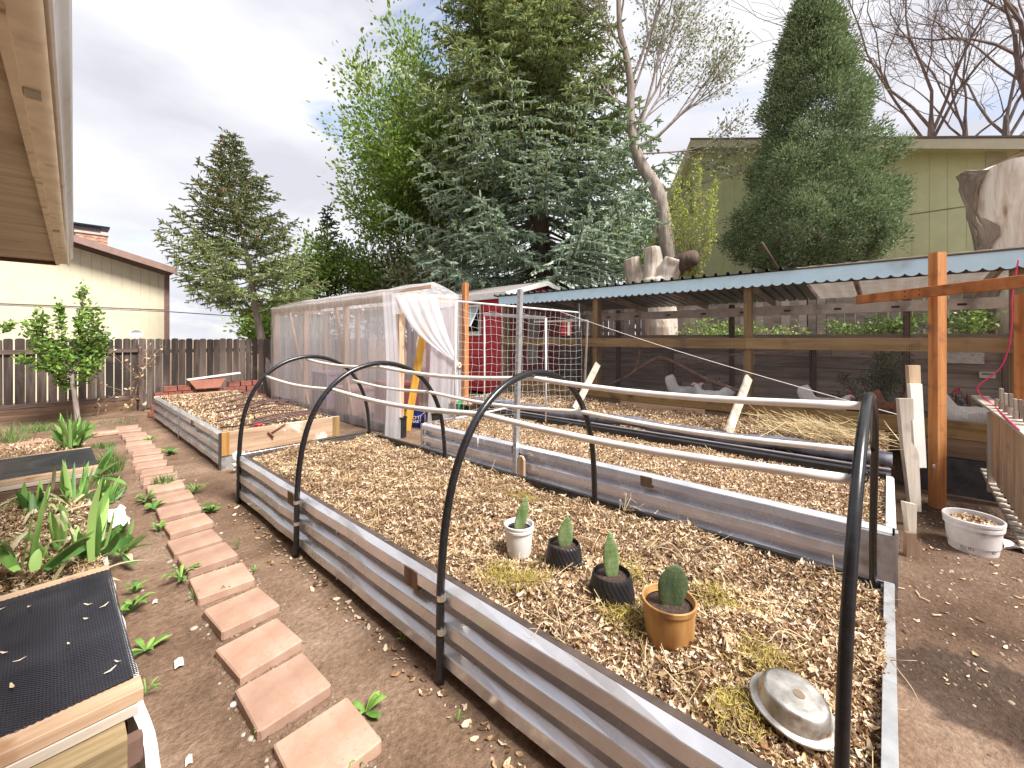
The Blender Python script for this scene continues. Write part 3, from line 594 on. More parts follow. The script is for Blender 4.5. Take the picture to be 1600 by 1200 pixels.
# white tub
def PT(px_, py_, z): v = gz(px_, py_, z); return (v.x, v.y)
ZM = .415
x, y = 1.76, 1.53
t = thing('potted_cactus', 'single slim cactus pad in a white plastic tub, farthest of the potted cacti', 'potted plant', (x, y, ZM), group='potted cacti on the leaf mulch')
prof = [(.062, 0), (.066, .01), (.074, .10), (.0755, .135), (.083, .138), (.084, .150), (.080, .153), (.083, .158), (.083, .170), (.078, .172), (.074, .168), (.070, .150), (.066, .148)]
obj('pot', MB().lathe(prof, (x, y, ZM-.02), 48), pvc_white, t, 'auto')
obj('potting_soil', MB().lathe([(.001, .005), (.035, .004), (.070, .0)], (x, y, ZM-.02+.137), 24), potsoil, t, True)
pad(.205, .066, .022, -TH+.15, .26, padA, t, (x-.012, y), ZM+.105)
def spiral_pot(x, y, label, h, r, pa, ln, M, ph, pw):
    t = thing('potted_cactus', label, 'potted plant', (x, y, ZM), group='potted cacti on the leaf mulch')
    prof = [(r*.92, 0)]+[(r*(1.0-.05*s-.12*s*s), s*h) for s in [i/14 for i in range(15)]]+[(r*.80, h+.001), (r*.78, h-.03), (r*.77, h-.035)]
    fr = lambda a, z, j: 1+(.055*abs(math.sin(13*a+z*80)) if 0 < j < 15 else 0)
    prof = [(q, z) for q, z in prof]
    obj('pot', MB().lathe(prof, (x, y, ZM-.015), 208, fr=fr), spiralmat, t, 'auto')
    obj('potting_soil', MB().lathe([(.001, .008), (.04, .004), (r*.80, .0)], (x, y, ZM-.015+h-.022), 24), potsoil, t, True)
    pad(ph, pw, .024, pa, ln, M, t, (x, y), ZM-.015+h-.03)
spiralmat = plain('black_spiral_plastic', (.018, .017, .02), .4, var=.2, bump=0)
spiral_pot(1.815, 1.265, 'mottled cactus pad in the smaller looking black spiral ribbed pot beside the white tub', .125, .094, -TH+.1, .12, padA, .17, .082)
spiral_pot(1.71, .93, 'bright green cactus pad in the black spiral ribbed pot next to the amber pot', .138, .098, -TH+.1, -.04, bpy.data.materials['cactus_pad'], .215, .074)
x, y = 1.66, .65
amber = pmat('stained_amber_plastic', [(.3, (.25, .11, .03)), (.5, (.42, .22, .07)), (.7, (.52, .30, .12))], scale=9, stretch=(1, 1, .25), rough=.55, bump=.2, dirt=((.10, .055, .03), 9, .56, .74))
t = thing('potted_cactus', 'broad dark cactus pad in a stained amber round pot, nearest of the potted cacti', 'potted plant', (x, y, ZM), group='potted cacti on the leaf mulch')
prof = [(.088, 0), (.093, .008), (.097, .10), (.098, .145), (.104, .147), (.105, .165), (.102, .168), (.097, .166), (.094, .15), (.09, .142)]
obj('pot', MB().lathe(prof, (x, y, ZM-.02), 56), amber, t, 'auto')
obj('potting_soil', MB().lathe([(.001, .008), (.05, .004), (.094, .0)], (x, y, ZM-.02+.135), 24), potsoil, t, True)
pad(.20, .130, .028, -TH-.1, .14, padB, t, (x+.0, y), ZM+.085, 0)
# upside-down oval steel pan
v = gz(1238, 1130, ZM)
panm = pmat('worn_steel_pan', [(.3, (.34, .30, .26)), (.5, (.58, .55, .50)), (.7, (.72, .70, .67))], scale=12, rough=.34, metal=.9, bump=.15, rrough=(.22, .5), dirt=((.30, .20, .14), 16, .58, .72))
t = thing('steel_pan', 'worn oval steel pan lying upside down on the mulch', 'pan', (v.x, v.y, ZM+.045), -TH+R(105))
prof = [(.100, -.003), (.103, .003), (.101, .006), (.088, .008), (.084, .012), (.078, .050), (.072, .060), (.064, .0635), (.052, .0625), (.045, .0635), (.001, .064)]
obj('pan_body', MB().lathe(prof, (0, 0, 0), 64, sx=1.16, sy=1.02), panm, t, 'auto', local=True)
b = MB(); b.lathe([(.0135, .0), (.0135, .0015), (.001, .0015)], (.01, 0, .0645), 16, sx=1.2); b.V = [(x_, y_, z_-.0008) for x_, y_, z_ in b.V]; obj('rust_mark', b, plain('rust_mark', (.17, .12, .08), .8), t, local=True)
t.rotation_euler = (R(6), R(9), -TH+R(-52))
v = gz(1150, 1018, ZM+.01)
o = obj('wood_offcut', MB().beam((v.x-.04, v.y-.02, ZM+.022), (v.x+.04, v.y+.04, ZM+.032), .05, .022, ch=.002), OLD['pinex']); tag(o, 'small pale wood offcut on the mulch between the amber pot and the pan', 'wood offcut')
# dead twigs standing out of the mulch by the far edge
twigm = plain('pale_twig', (.50, .38, .25), .8)
for i, (px_, py_, lb, L_) in enumerate([(1075, 880, 'spreading bleached twig on the mulch behind the amber pot', .34), (1260, 1000, 'long thin brown stem crossing the mulch near the front hoop', .42),
                                   (975, 800, 'bleached forked twig by the foot of the second hoop', .16), (880, 1000, 'thin straw coloured stem on the mulch in front of the pots', .2), (1330, 1030, 'dry stalk tangle on the mulch behind the front hoop', .22)]):
    v = gz(px_, py_, ZM+.02); b = MB(); rr = random.Random(i+3)
    for k in range(5 if i != 1 else 2):
        a = rr.uniform(0, 6.28) if i != 1 else 2.3+.2*k; l = L_*rr.uniform(.5, 1)
        pts = smooth_path([v, v+Vector((math.cos(a)*l*.4, math.sin(a)*l*.4, .035+.02*k)), v+Vector((math.cos(a+.3)*l*.75, math.sin(a+.3)*l*.75, .03+.03*rr.random())), v+Vector((math.cos(a+.1)*l, math.sin(a+.1)*l, .02+.05*rr.random()))], 4)
        b.tube(pts, [.0028*(1-.06*j) for j in range(len(pts))], 5)
        q = pts[len(pts)//2]; a += .8; b.tube([q, q+Vector((math.cos(a)*l*.3, math.sin(a)*l*.3, .03))], [.0016, .0008], 4)
    tag(obj('twig', b, twigm, smooth=True), lb, 'twig')
# white plastic litter behind the far hoop
b = MB(); c = gz(368, 735, .05); rows = []
for i in range(7):
    rows.append([c+Vector((-.02+.05*j*.6+.02*math.sin(i*2+j), .03*math.sin(j*2.2+i), .0+.034*i+.02*math.sin(j*1.7+i))) for j in range(6)])
b.sheet(rows); tag(obj('torn_plastic', b, pvc_white, solid=.002), 'scrap of torn white plastic at the left foot of the farthest hoop', 'plastic scrap')

# ------------------------------------------------------------ greenhouse
m, N, L, B = newmat('clear_plastic_sheet')
B.inputs['Base Color'].default_value = (.90, .91, .95, 1); B.inputs['Roughness'].default_value = .22; B.inputs['Coat Weight'].default_value = .3
tl = N.new('ShaderNodeBsdfTranslucent'); tl.inputs[0].default_value = (.93, .93, .97, 1); tp = N.new('ShaderNodeBsdfTransparent'); tp.inputs[0].default_value = (.96, .95, .97, 1)
a1 = N.new('ShaderNodeMixShader'); a1.inputs[0].default_value = .55; a2 = N.new('ShaderNodeMixShader')
tcn = N.new('ShaderNodeTexCoord'); mpn = N.new('ShaderNodeMapping'); mpn.inputs['Scale'].default_value = (1, 1, .06); nn = N.new('ShaderNodeTexNoise'); nn.inputs['Scale'].default_value = 9; nn.inputs['Detail'].default_value = 7
L.new(tcn.outputs['Object'], mpn.inputs[0]); L.new(mpn.outputs[0], nn.inputs[0]); mrn = N.new('ShaderNodeMapRange'); mrn.inputs[1].default_value = .35; mrn.inputs[2].default_value = .7; mrn.inputs[3].default_value = .62; mrn.inputs[4].default_value = .30
L.new(nn.outputs['Fac'], mrn.inputs[0]); L.new(mrn.outputs[0], a2.inputs[0])
bn = N.new('ShaderNodeBump'); bn.inputs['Strength'].default_value = .5; bn.inputs['Distance'].default_value = .02; L.new(nn.outputs['Fac'], bn.inputs['Height']); L.new(bn.outputs[0], B.inputs['Normal'])
L.new(B.outputs[0], a1.inputs[1]); L.new(tl.outputs[0], a1.inputs[2]); L.new(a1.outputs[0], a2.inputs[1]); L.new(tp.outputs[0], a2.inputs[2]); L.new(a2.outputs[0], N['Material Output'].inputs[0])
film = m
t = thing('greenhouse', 'walk-in greenhouse of wooden posts wrapped in clear plastic sheeting with its flap tied open', 'greenhouse', (4.45, 8.7, 0))
GX0, GX1, GY0, GY1, GE, GR = 3.76, 5.12, 5.85, 11.5, 2.33, 2.53
pp = OLD['pinez']
for y in (GY0+.06, 7.75, 9.65, GY1-.06):
    for x in (GX0+.06, GX1-.06):
        obj('post', MB().box(x-.02, x+.07, y-.045, y+.045, 0, GE-.09), pp, t)
b = MB(); b.box(GX0+.012, GX0+.055, GY0, GY1, GE-.13, GE-.01); b.box(GX1-.075, GX1-.035, GY0, GY1, GE-.10, GE-.01); obj('eave_beam', b, OLD['piney'], t)
b = MB(); b.box(GX0+.08, GX1-.08, GY0+.0, GY0+.04, GE-.10, GE-.01); b.box(GX0+.08, GX1-.08, GY1-.04, GY1, GE-.10, GE-.01); obj('cross_beam', b, OLD['pinex'], t)
b = MB(); xm = (GX0+GX1)/2; b.box(xm-.02, xm+.02, GY0, GY1, GR-.07, GR-.01); obj('ridge_beam', b, OLD['piney'], t)
for y0_, y1_ in ((10.6, 9.8), (8.2, 7.8)):
    b = MB(); b.beam((GX0+.09, y0_, GE-.1), (GX0+.09, y1_-.3, .1), .09, .04, (1, 0, 0)); obj('brace', b, OLD['pinez'], t)
b = MB(); b.box(GX0+.02, GX0+.06, GY0+.05, GY1, 0, .16); obj('base_board', b, OLD['darky'], t)
def fold(s, k): return .016*math.sin(s*11+k)+.010*math.sin(s*23+1.3*k)+.006*math.sin(s*47)
rows = []
nv = 14
for i in range(130):
    y = GY0+(GY1-GY0)*i/129; rows.append([])
    for j in range(nv+1):
        s = j/nv; z = (GE)*(1-s)+.02; rows[-1].append(Vector((GX0-.005+fold(y, 0)*(.25+.9*s)-.02*math.sin(math.pi*s)*math.sin(y*1.5), y+.02*math.sin(s*5+y*3), z)))
b = MB(); b.sheet(rows); obj('side_film', b, film, t, True)
rows = []
for i in range(60):
    y = GY0+(GY1-GY0)*i/59; rows.append([Vector((GX1+.01+fold(y, 2)*(.3+.7*j/8), y, GE*(1-j/8)+.02)) for j in range(9)])
b = MB(); b.sheet(rows); obj('side_film', b, film, t, True)
rows = []
for i in range(70):
    y = GY0-.03+(GY1-GY0+.06)*i/69; w_ = .012*math.sin(y*6)+.012*math.sin(y*2.3)
    rows.append([Vector((GX0-.02+(GX1-GX0+.04)*s, y, GE+.0+(GR-GE+.03)*(1-abs(2*s-1)**1.25)+w_*math.sin(math.pi*s)*.8-.015*math.sin(s*25+y*3)*0)) for s in [k/12 for k in range(13)]])
b = MB(); b.sheet(rows); obj('roof_film', b, film, t, True)
rows = [[Vector((GX0+(GX1-GX0)*i/20, GY1+.01+fold(i*.08, 1), GE*(1-j/6)+.02)) for j in range(7)] for i in range(21)]
b = MB(); b.sheet(rows); obj('end_film', b, film, t, True)
# front: gathered left curtain, top panel, right panel, tied-back flap
def fp(px_, py_, o_=0): return gY(px_, py_, GY0-.03-o_)
rows = []
for i in range(16):
    s = i/15; rows.append([fp(597+18*s+(7*math.sin(v_*2.6)+8*v_*s), 456+2*s+v_*(232-2*s), .012*math.sin(s*19+v_*3)+.02) for v_ in [j/12 for j in range(13)]])
b = MB(); b.sheet(rows); obj('curtain', b, film, t, True); 
rows = []
for i in range(14):
    s = i/13; rows.append([fp(613+107*s, 458+3*s+v_*(34*(1-s)+16*s), .008*math.sin(s*14+v_*3)+.008) for v_ in [j/4 for j in range(5)]])
b = MB(); b.sheet(rows); obj('top_film', b, film, t, True)
rows = []
for i in range(22):
    s = i/21; rows.append([fp(668+52*s+8*(1-v_), 470+v_*190, .014*math.sin(s*16+v_*2)) for v_ in [j/12 for j in range(13)]])
b = MB(); b.sheet(rows); obj('door_film', b, film, t, True)
film2 = film.copy(); film2.name = 'bunched_plastic_sheet'
for nd_ in film2.node_tree.nodes:
    if nd_.type == 'MAP_RANGE': nd_.inputs[3].default_value = .30; nd_.inputs[4].default_value = .04
rows = []
for i in range(26):
    s = i/25; A0 = (618+64*s, 462+(0 if s < .5 else 2)); K = (713+5*s, 566+6*s)
    rows.append([fp(A0[0]*(1-v_)+K[0]*v_-14*math.sin(math.pi*v_)*(1-s), A0[1]*(1-v_)+K[1]*v_+6*math.sin(math.pi*v_), .03+.018*math.sin(s*24)*(1-.5*v_)+.03*v_) for v_ in [j/12 for j in range(13)]])
b = MB(); b.sheet(rows); obj('flap', b, film2, t, True)
rows = []
for i in range(14):
    s = i/13; rows.append([fp(712+7*s+(4+6*math.sin(math.pi*v_))*(s-.5), 570+v_*85, .05+.02*math.sin(s*20)) for v_ in [j/10 for j in range(11)]])
b = MB(); b.sheet(rows); obj('flap', b, film2, t, True)
b = MB(); kc = fp(716, 571, .06)
for k in range(7): a = k*.9; b.tube([kc+Vector((math.cos(a)*.07, 0, math.sin(a)*.05)), kc+Vector((math.cos(a+1.5)*.03, -.03, math.sin(a+1.5)*.04)), kc+Vector((math.cos(a+3)*.07, 0, math.sin(a+3)*.05))], .02, 6)
obj('knot', b, plain('knotted_cloth', (.55, .46, .38), .8, bump=.5), t, True)
b = MB()
for k in range(7):
    c = Vector((GX0+.12, 10.9-k*.62, GE-.22)); b.lathe([(.001, -.03), (.028, -.01), (.03, .01), (.001, .03)], c, 8)
obj('string_bulbs', b, pvc_white, t, True)
# orange post and leaning yellow board at the greenhouse door
o = obj('timber_post', MB().box(5.03, 5.12, 5.66, 5.75, 0, 2.60), OLD['redz']); tag(o, 'orange stained square post standing at the right corner of the greenhouse', 'post')
v0 = gz(636, 673, 0); v1 = gD(664, 505, v0.x*SN+v0.y*CS+.12)
yel = wood('yellow_wood', (.42, .20, .02), (.62, .33, .04), (.72, .45, .10), 'z', 0)
o = obj('leaning_board', MB().beam(v0, v1, .12, .04, (SN, CS, 0)), yel); tag(o, 'yellow board leaning in the open doorway of the greenhouse', 'board')
# pails and pots at the doorway
def pail(name, lb, cat, c, r0, r1, h, M, Mh=None, rim=True, fill=True):
    t = thing(name, lb, cat, c)
    prof = [(r0*.98, 0), (r0, .005), (r1, h-.03)]
    prof += [(r1+.008, h-.028), (r1+.008, h-.018), (r1+.002, h-.016), (r1+.002, h-.008), (r1+.009, h-.006), (r1+.009, h), (r1-.003, h), (r1-.006, h-.08), (r0, .04), (.001, .04)]
    obj('pail_body', MB().lathe(prof, c, 40), M, t, 'auto')
    if Mh:
        pts = [Vector(c)+Vector((-math.cos(a)*(r1+.014)*CS, math.cos(a)*(r1+.014)*SN, h-.03-math.sin(a)*.10))+Vector((-SN, -CS, 0))*math.sin(a)*(r1*.98+.012-.01*math.sin(a)) for a in [k*math.pi/12 for k in range(13)]]
        obj('handle', MB().tube(pts, .0035, 6), Mh, t, True)
    return t
bluep = plain('blue_pail', (.012, .03, .24), .35, var=.15)
vb = gz(652, 667, 0)
t = pail('pail', 'dark blue pail with white lettering DO IT SMART in the greenhouse doorway', 'pail', tuple(vb), .118, .138, .34, bluep, pvc_white)
def bend_text(txt, size, c, r, ang, z, M, parent, name='lettering'):
    cu = bpy.data.curves.new('txt', 'FONT'); cu.body = txt; cu.size = size; cu.align_x = 'CENTER'; cu.offset = size*.02
    to = bpy.data.objects.new('txt', cu); col.objects.link(to); dg = bpy.context.evaluated_depsgraph_get(); dg.update()
    me = bpy.data.meshes.new_from_object(to.evaluated_get(dg)); bpy.data.objects.remove(to)
    b = MB(); vs = []
    for v in me.vertices: a = ang+v.co.x/r; vs.append((c[0]+r*math.cos(a), c[1]+r*math.sin(a), c[2]+z+v.co.y))
    b.add(vs, [tuple(p.vertices) for p in me.polygons]); return obj(name, b, M, parent)
angc = math.atan2(-vb.y, -vb.x)
bend_text('DO IT', .085, vb, .140, angc-.25, .165, pvc_white, t)
bend_text('SMART', .070, vb, .140, angc-.25, .10, pvc_white, t)
for px_, py_, r0, r1, h, lb in ((677, 671, .10, .135, .31, 'black nursery pot beside the blue pail at the end of the middle bed'), (629, 683, .06, .065, .33, 'narrow black pot half hidden by the greenhouse curtain')):
    v = gz(px_, py_, 0); t = thing('nursery_pot', lb, 'pot', v)
    obj('pot', MB().lathe([(r0, 0), (r1, h-.02), (r1+.01, h-.02), (r1+.01, h), (r1-.004, h), (r0*.9, .03), (.001, .03)], v, 32), black_pl, t, 'auto')
v = gz(630, 660, 0); t = thing('storage_bin', 'orange lidded bin inside the greenhouse behind the leaning board', 'bin', v)
obj('bin_body', MB().box(v.x-.15, v.x+.15, v.y-.1, v.y+.15, .0, .24, .02), plain('yellow_bin', (.5, .32, .02), .4), t); obj('lid', MB().box(v.x-.16, v.x+.16, v.y-.11, v.y+.16, .242, .29, .01), plain('orange_lid', (.6, .14, .01), .4), t)
# things stored inside the greenhouse, seen dimly through the film
for i, (x, y, z, w_, h_, c_, lb) in enumerate([(4.6, 7.2, 0, .5, .75, (.30, .10, .10), 'faded red plastic crate inside the greenhouse near the door'), (4.5, 8.6, 0, .6, .55, (.45, .28, .22), 'tan storage box in the middle of the greenhouse'), (4.6, 10.0, 0, .6, .8, (.28, .20, .26), 'purple grey storage tub at the back of the greenhouse')]):
    t = thing('storage_crate', lb, 'crate', (x, y, 0)); mm_ = plain('crate_%d' % i, c_, .6)
    b = MB(); b.box(x-w_/2, x+w_/2, y-.4, y+.4, 0, h_-.06, .02); obj('crate_body', b, mm_, t); obj('rim', MB().box(x-w_/2-.02, x+w_/2+.02, y-.42, y+.42, h_-.058, h_, .01), mm_, t)
hosem = plain('green_hose', (.01, .32, .12), .4, var=.2)
b = MB(); c0 = gY(718, 640, 5.58)
for k in range(5):
    pts = [c0+Vector((.06*math.cos(a)*(1+.1*k), -.02-.012*k, .16*math.sin(a)+.03*math.sin(k*3))) for a in [i*math.pi/8 for i in range(17)]]; b.tube(pts, .009, 6)
tag(obj('garden_hose', b, hosem, smooth=True), 'coiled green hose hanging low on the orange greenhouse post', 'hose')

# ------------------------------------------------------------ red shed
redm = wood('red_paint_wood', (.32, .018, .028), (.46, .035, .05), (.56, .07, .08), 'y', .1, dirt=((.30, .06, .06), 4, .6, .8), bump=.2)
def lap(b, p0, p1, nrm, z0, z1, n):
    p0 = Vector(p0); p1 = Vector(p1); nrm = Vector(nrm); h = (z1-z0)/n; rows = [[], []]
    for i in range(n):
        for zz, o_ in ((z0+i*h, .022), (z0+(i+1)*h-.004, .004), (z0+(i+1)*h-.004, .0)):
            rows[0].append(p0+nrm*o_+Vector((0, 0, zz))); rows[1].append(p1+nrm*o_+Vector((0, 0, zz)))
    b.sheet(rows)
t = thing('garden_shed', 'red lap sided shed with white trim and an open awning window behind the greenhouse', 'shed', (7.5, 7.3, .3))
SX0, SX1, SY0, SY1 = 6.42, 8.9, 5.98, 8.7
b = MB(); lap(b, (SX0, SY1, 0), (SX0, SY0, 0), (-1, 0, 0), .42, 2.5, 13); lap(b, (SX0, SY0, 0), (SX1, SY0, 0), (0, -1, 0), .42, 2.5, 13)
b.box(SX0+.02, SX1, SY1-.03, SY1, .3, 2.5); b.box(SX1-.03, SX1, SY0+.03, SY1-.031, .3, 2.5); b.extrude([(SX0, SY0+.01, 2.5), (SX1, SY0+.01, 2.5), (7.66, SY0+.01, 2.84)], (0, .03, 0))
obj('wall', b, redm, t)
obj('corner_trim', MB().box(SX0-.045, SX0-.01, SY0-.04, SY0+.05, .3, 2.5), white_paint, t)
v = gY(886, 520, SY0); obj('door_trim', MB().box(v.x-.05, v.x+.05, SY0-.05, SY0-.024, .9, 2.3), white_paint, t)
v = gY(838, 520, SY0); obj('side_door', MB().box(v.x-.35, v.x+.0, SY0-.05, SY0-.024, 1.0, 2.2), white_paint, t)
b = MB()
for s in (-1, 1):
    xe = 7.66+s*1.36; b.extrude([(7.66, SY0-.18, 2.90), (xe, SY0-.18, 2.54), (xe, SY0-.18, 2.50), (7.66, SY0-.18, 2.86)], (0, SY1-SY0+.36, 0))
obj('roof', b, plain('shed_roofing', (.22, .20, .19), .9, var=.3, scale=30), t)
b = MB(); b.box(SX0-.16, SX0-.122, SY0-.18, SY1+.18, 2.42, 2.56); b.extrude([(7.66, SY0-.20, 2.91), (6.27, SY0-.20, 2.545), (6.27, SY0-.20, 2.45), (7.66, SY0-.20, 2.80)], (0, .018, 0)); b.extrude([(7.66, SY0-.20, 2.91), (9.05, SY0-.20, 2.545), (9.05, SY0-.20, 2.45), (7.66, SY0-.20, 2.80)], (0, .018, 0))
obj('fascia', b, white_paint, t)
w0 = gX(733, 500, SX0).y; w1 = gX(751, 500, SX0).y; zt = gX(740, 480, SX0).z; zb_ = gX(740, 518, SX0).z
wf = MB(); ya, yb = min(w0, w1), max(w0, w1)
wf.box(SX0-.05, SX0-.024, ya-.05, ya, zb_, zt); wf.box(SX0-.05, SX0-.024, yb, yb+.05, zb_, zt); wf.box(SX0-.05, SX0-.024, ya-.05, yb+.05, zt, zt+.05); wf.box(SX0-.06, SX0-.024, ya-.05, yb+.05, zb_-.10, zb_)
wi = obj('window', wf, white_paint, t); b = MB(); b.box(SX0-.024, SX0-.020, ya, yb, zb_, zt, 0); obj('dark_opening', b, plain('dark_inside', (.01, .01, .012), .9), wi)
b = MB(); b.extrude([(SX0-.05, ya, zt), (SX0-.05, yb, zt), (SX0-.30, yb, zb_+.12), (SX0-.30, ya, zb_+.12)], (-.015, 0, -.015)); obj('pane', b, plain('window_glass', (.25, .32, .34), .08, var=.2), wi)
b = MB(); b.tube([(SX0-.05, ya, zt), (SX0-.31, ya, zb_+.12), (SX0-.31, yb, zb_+.12), (SX0-.05, yb, zt)], .016, 4); obj('sash', b, white_paint, wi)

# ------------------------------------------------------------ chicken coop
CX_, CYA, CYB = 6.2, 5.86, -3.2
t = thing('chicken_coop', 'long open chicken run with pale blue scalloped fascia, wire mesh and brown timber rails', 'chicken coop', (6.2, 1.4, 0))
CPY = (5.80, 3.69, 1.385, -.93, -3.1)
for y in CPY: obj('post', MB().box(CX_, CX_+.14, y-.045, y+.045, 0, 2.27), OLD['treatz'], t)
b = MB(); b.box(CX_-.042, CX_-.002, 1.40, CYA, 1.455, 1.60); b.box(CX_-.042, CX_-.002, CYB, 1.397, 1.455, 1.60); obj('mid_rail', b, OLD['treaty'], t)
b = MB(); b.box(CX_-.002, CX_+.038, CYB, CYA, 2.255, 2.33); obj('top_rail', b, OLD['darky'], t)
for (ya, yb, za, zb2, mk) in ((CYB, 1.38, .575, .755, 'treaty'), (1.384, 3.68, .60, .77, 'treaty'), (3.684, CYA, .62, .79, 'treaty'), (CYB, 1.9, .385, .570, 'browny'), (1.904, 3.2, .41, .595, 'piney'), (3.204, CYA, .42, .615, 'browny')):
    obj('kick_board', MB().box(CX_-.040, CX_-.002, ya, yb, za, zb2), OLD[mk], t)
b = MB(); b.box(CX_-.03, CX_-.004, -1.5, -.2, .0, .38); obj('void_sheet', b, plain('void_shade', (.05, .045, .045), .8, var=.4), t)  # added dark sheet, coloured as the shade in the void below the boards
b = MB(); pit = .111; nsc = int((CYA-CYB)/pit); pts = [(CX_-.085, CYA, 2.43), (CX_-.085, CYB, 2.43)]
y = CYA-nsc*pit
top = [(CYA, 2.43), (y, 2.43)]
low = []
for i in range(nsc):
    for k in range(7):
        s = k/7; low.append((y+(i+s)*pit, 2.285-.030*math.sin(math.pi*s)**.7))
low.append((CYA, 2.285))
# strips (quads) so the scallops stay exact
for (a, za), (c, zc) in zip(low[:-1], low[1:]):
    b.add([(CX_-.085, a, za), (CX_-.085, c, zc), (CX_-.085, c, 2.43), (CX_-.085, a, 2.43)], [(0, 1, 2, 3)])
obj('fascia', b, blue_paint, t, solid=.003)
b = MB(); b.box(CX_-.10, CX_-.05, CYB, .85, 2.432, 2.448, .002); obj('flashing', b, plain('dark_flashing', (.12, .09, .08), .5, .3), t)
# ribbed roof sheets
rf = []; y = .86; pr = []
while y < CYA+.02: pr += [(y, 0), (y+.105, 0), (y+.115, .034), (y+.140, .034), (y+.15, 0)]; y += .15
b = MB(); b.sheet([[Vector((X_, yy, Z_+zz)) for yy, zz in pr] for X_, Z_ in ((CX_-.13, 2.445), (7.3, 2.345), (8.5, 2.235))]); obj('ribbed_roof', b, plain('dark_ribbed_roof', (.045, .055, .055), .45, .3, var=.4, dirt=((.12, .05, .03), 6, .55, .7)), t, solid=.003)
b = MB(); b.sheet([[Vector((X_, yy, Z_+zz)) for yy, zz in [(CYB+i*.076, .008*(i % 2)) for i in range(54)]] for X_, Z_ in ((CX_-.10, 2.452), (8.5, 2.242))]); obj('pale_roof', b, pmat('pale_roof_sheet', [(.3, (.60, .56, .52)), (.7, (.72, .68, .64))], rough=.5, trans=.45), t, solid=.003)
for y in (5.6, 4.8, 3.75, 2.55, 1.45, .3, -.87, -2): obj('rafter', MB().beam((CX_+.04, y, 2.37), (8.4, y, 2.18), .04, .09), OLD['greyx'], t)
b = MB(); b.box(8.20, 8.24, CYB, 5.9, 1.98, 2.13); obj('back_header', b, plain('pale_metal_header', (.80, .77, .77), .5, .2, dirt=((.3, .27, .27), 3, .5, .7)), t)
b = MB()
for i in range(13): y = 5.2-i*.66; b.box(8.192, 8.199, y-.045, y+.045, 2.035, 2.065, .002)
obj('header_slots', b, plain('slot_dark', (.02, .02, .02), .8), t)
for y in (4.35, 2.1, -.2, -2.4): obj('rear_post', MB().box(8.245, 8.33, y-.04, y+.04, .36, 2.2), OLD['darkz'], t)
wirem = plain('galvanised_wire', (.36, .34, .34), .6)
b = MB(); pw = .019
def wire(p, q, r=.00045): b.tube([p, q], r, 3, False)
y = CYB
while y < CYA: wire((CX_-.045, y, .76), (CX_-.045, y, 2.27)); y += pw
z = .78
while z < 2.26: wire((CX_-.045, CYB, z), (CX_-.045, CYA, z)); z += pw
obj('wire_mesh', b, wirem, t)
bark_pale = pmat('peeled_branch', [(.3, (.16, .09, .06)), (.7, (.32, .21, .15))], scale=12, rough=.8)
for k, (pts, r_) in enumerate([([(975, 592), (1015, 565), (1040, 560), (1100, 590), (1165, 615)], .028), ([(1030, 562), (1085, 567), (1130, 556), (1190, 552), (1240, 548)], .016), ([(1035, 553), (1038, 600), (1037, 650)], .016), ([(1000, 548), (990, 580), (955, 600), (938, 610)], .02), ([(985, 568), (1040, 565), (1075, 560)], .01)]):
    o = obj('roost_branch', MB().tube(smooth_path([gX(a, c, 6.8+.15*(k % 3)) for a, c in pts], 5), r_, 8), bark_pale, t, True)
# retaining wall behind the run
rt = thing('retaining_wall', 'dark horizontal plank retaining wall at the back of the chicken run', 'retaining wall', (8.3, 1.5, .3))
b = MB(); z = .2
while z < 1.5:
    y = -3.6
    while y < 8.4: l = random.uniform(1.5, 2.6); b.box(8.295, 8.335, y, min(y+l-.006, 8.4), z, z+.178, .004); y += l
    z += .183
obj('planks', b, inwood, rt)
b = MB()
for y in (5, 3.2, .9, -1.15, -3): b.box(8.255, 8.294, y-.045, y+.045, .3, 1.42)
obj('uprights', b, OLD['darkz'], rt)
v0 = gX(1478, 548, 8.24); v1 = gX(1538, 569, 8.24)
t = thing('weathered_panel', 'whitish weathered panel fixed on the planks behind the orange cross', 'panel', (8.25, v0.y, v1.z))
b = MB(); b.box(8.235, 8.25, v1.y, v0.y, v1.z, v0.z); obj('board', b, pmat('stained_white', [(.4, (.5, .48, .50)), (.5, (.7, .68, .68)), (.68, (.18, .15, .13))], scale=9, rough=.7), t)
v0 = gX(1543, 585, 8.2); t = thing('wall_box', 'small white box on the plank wall near the pink cord', 'box', v0)
b = MB(); b.box(8.20, 8.25, v0.y-.07, v0.y+.07, v0.z-.05, v0.z+.03); obj('box_body', b, white_paint, t); obj('display', MB().box(8.196, 8.199, v0.y-.05, v0.y+.05, v0.z-.01, v0.z+.02, .001), plain('grey_panel', (.25, .25, .26), .5), t)

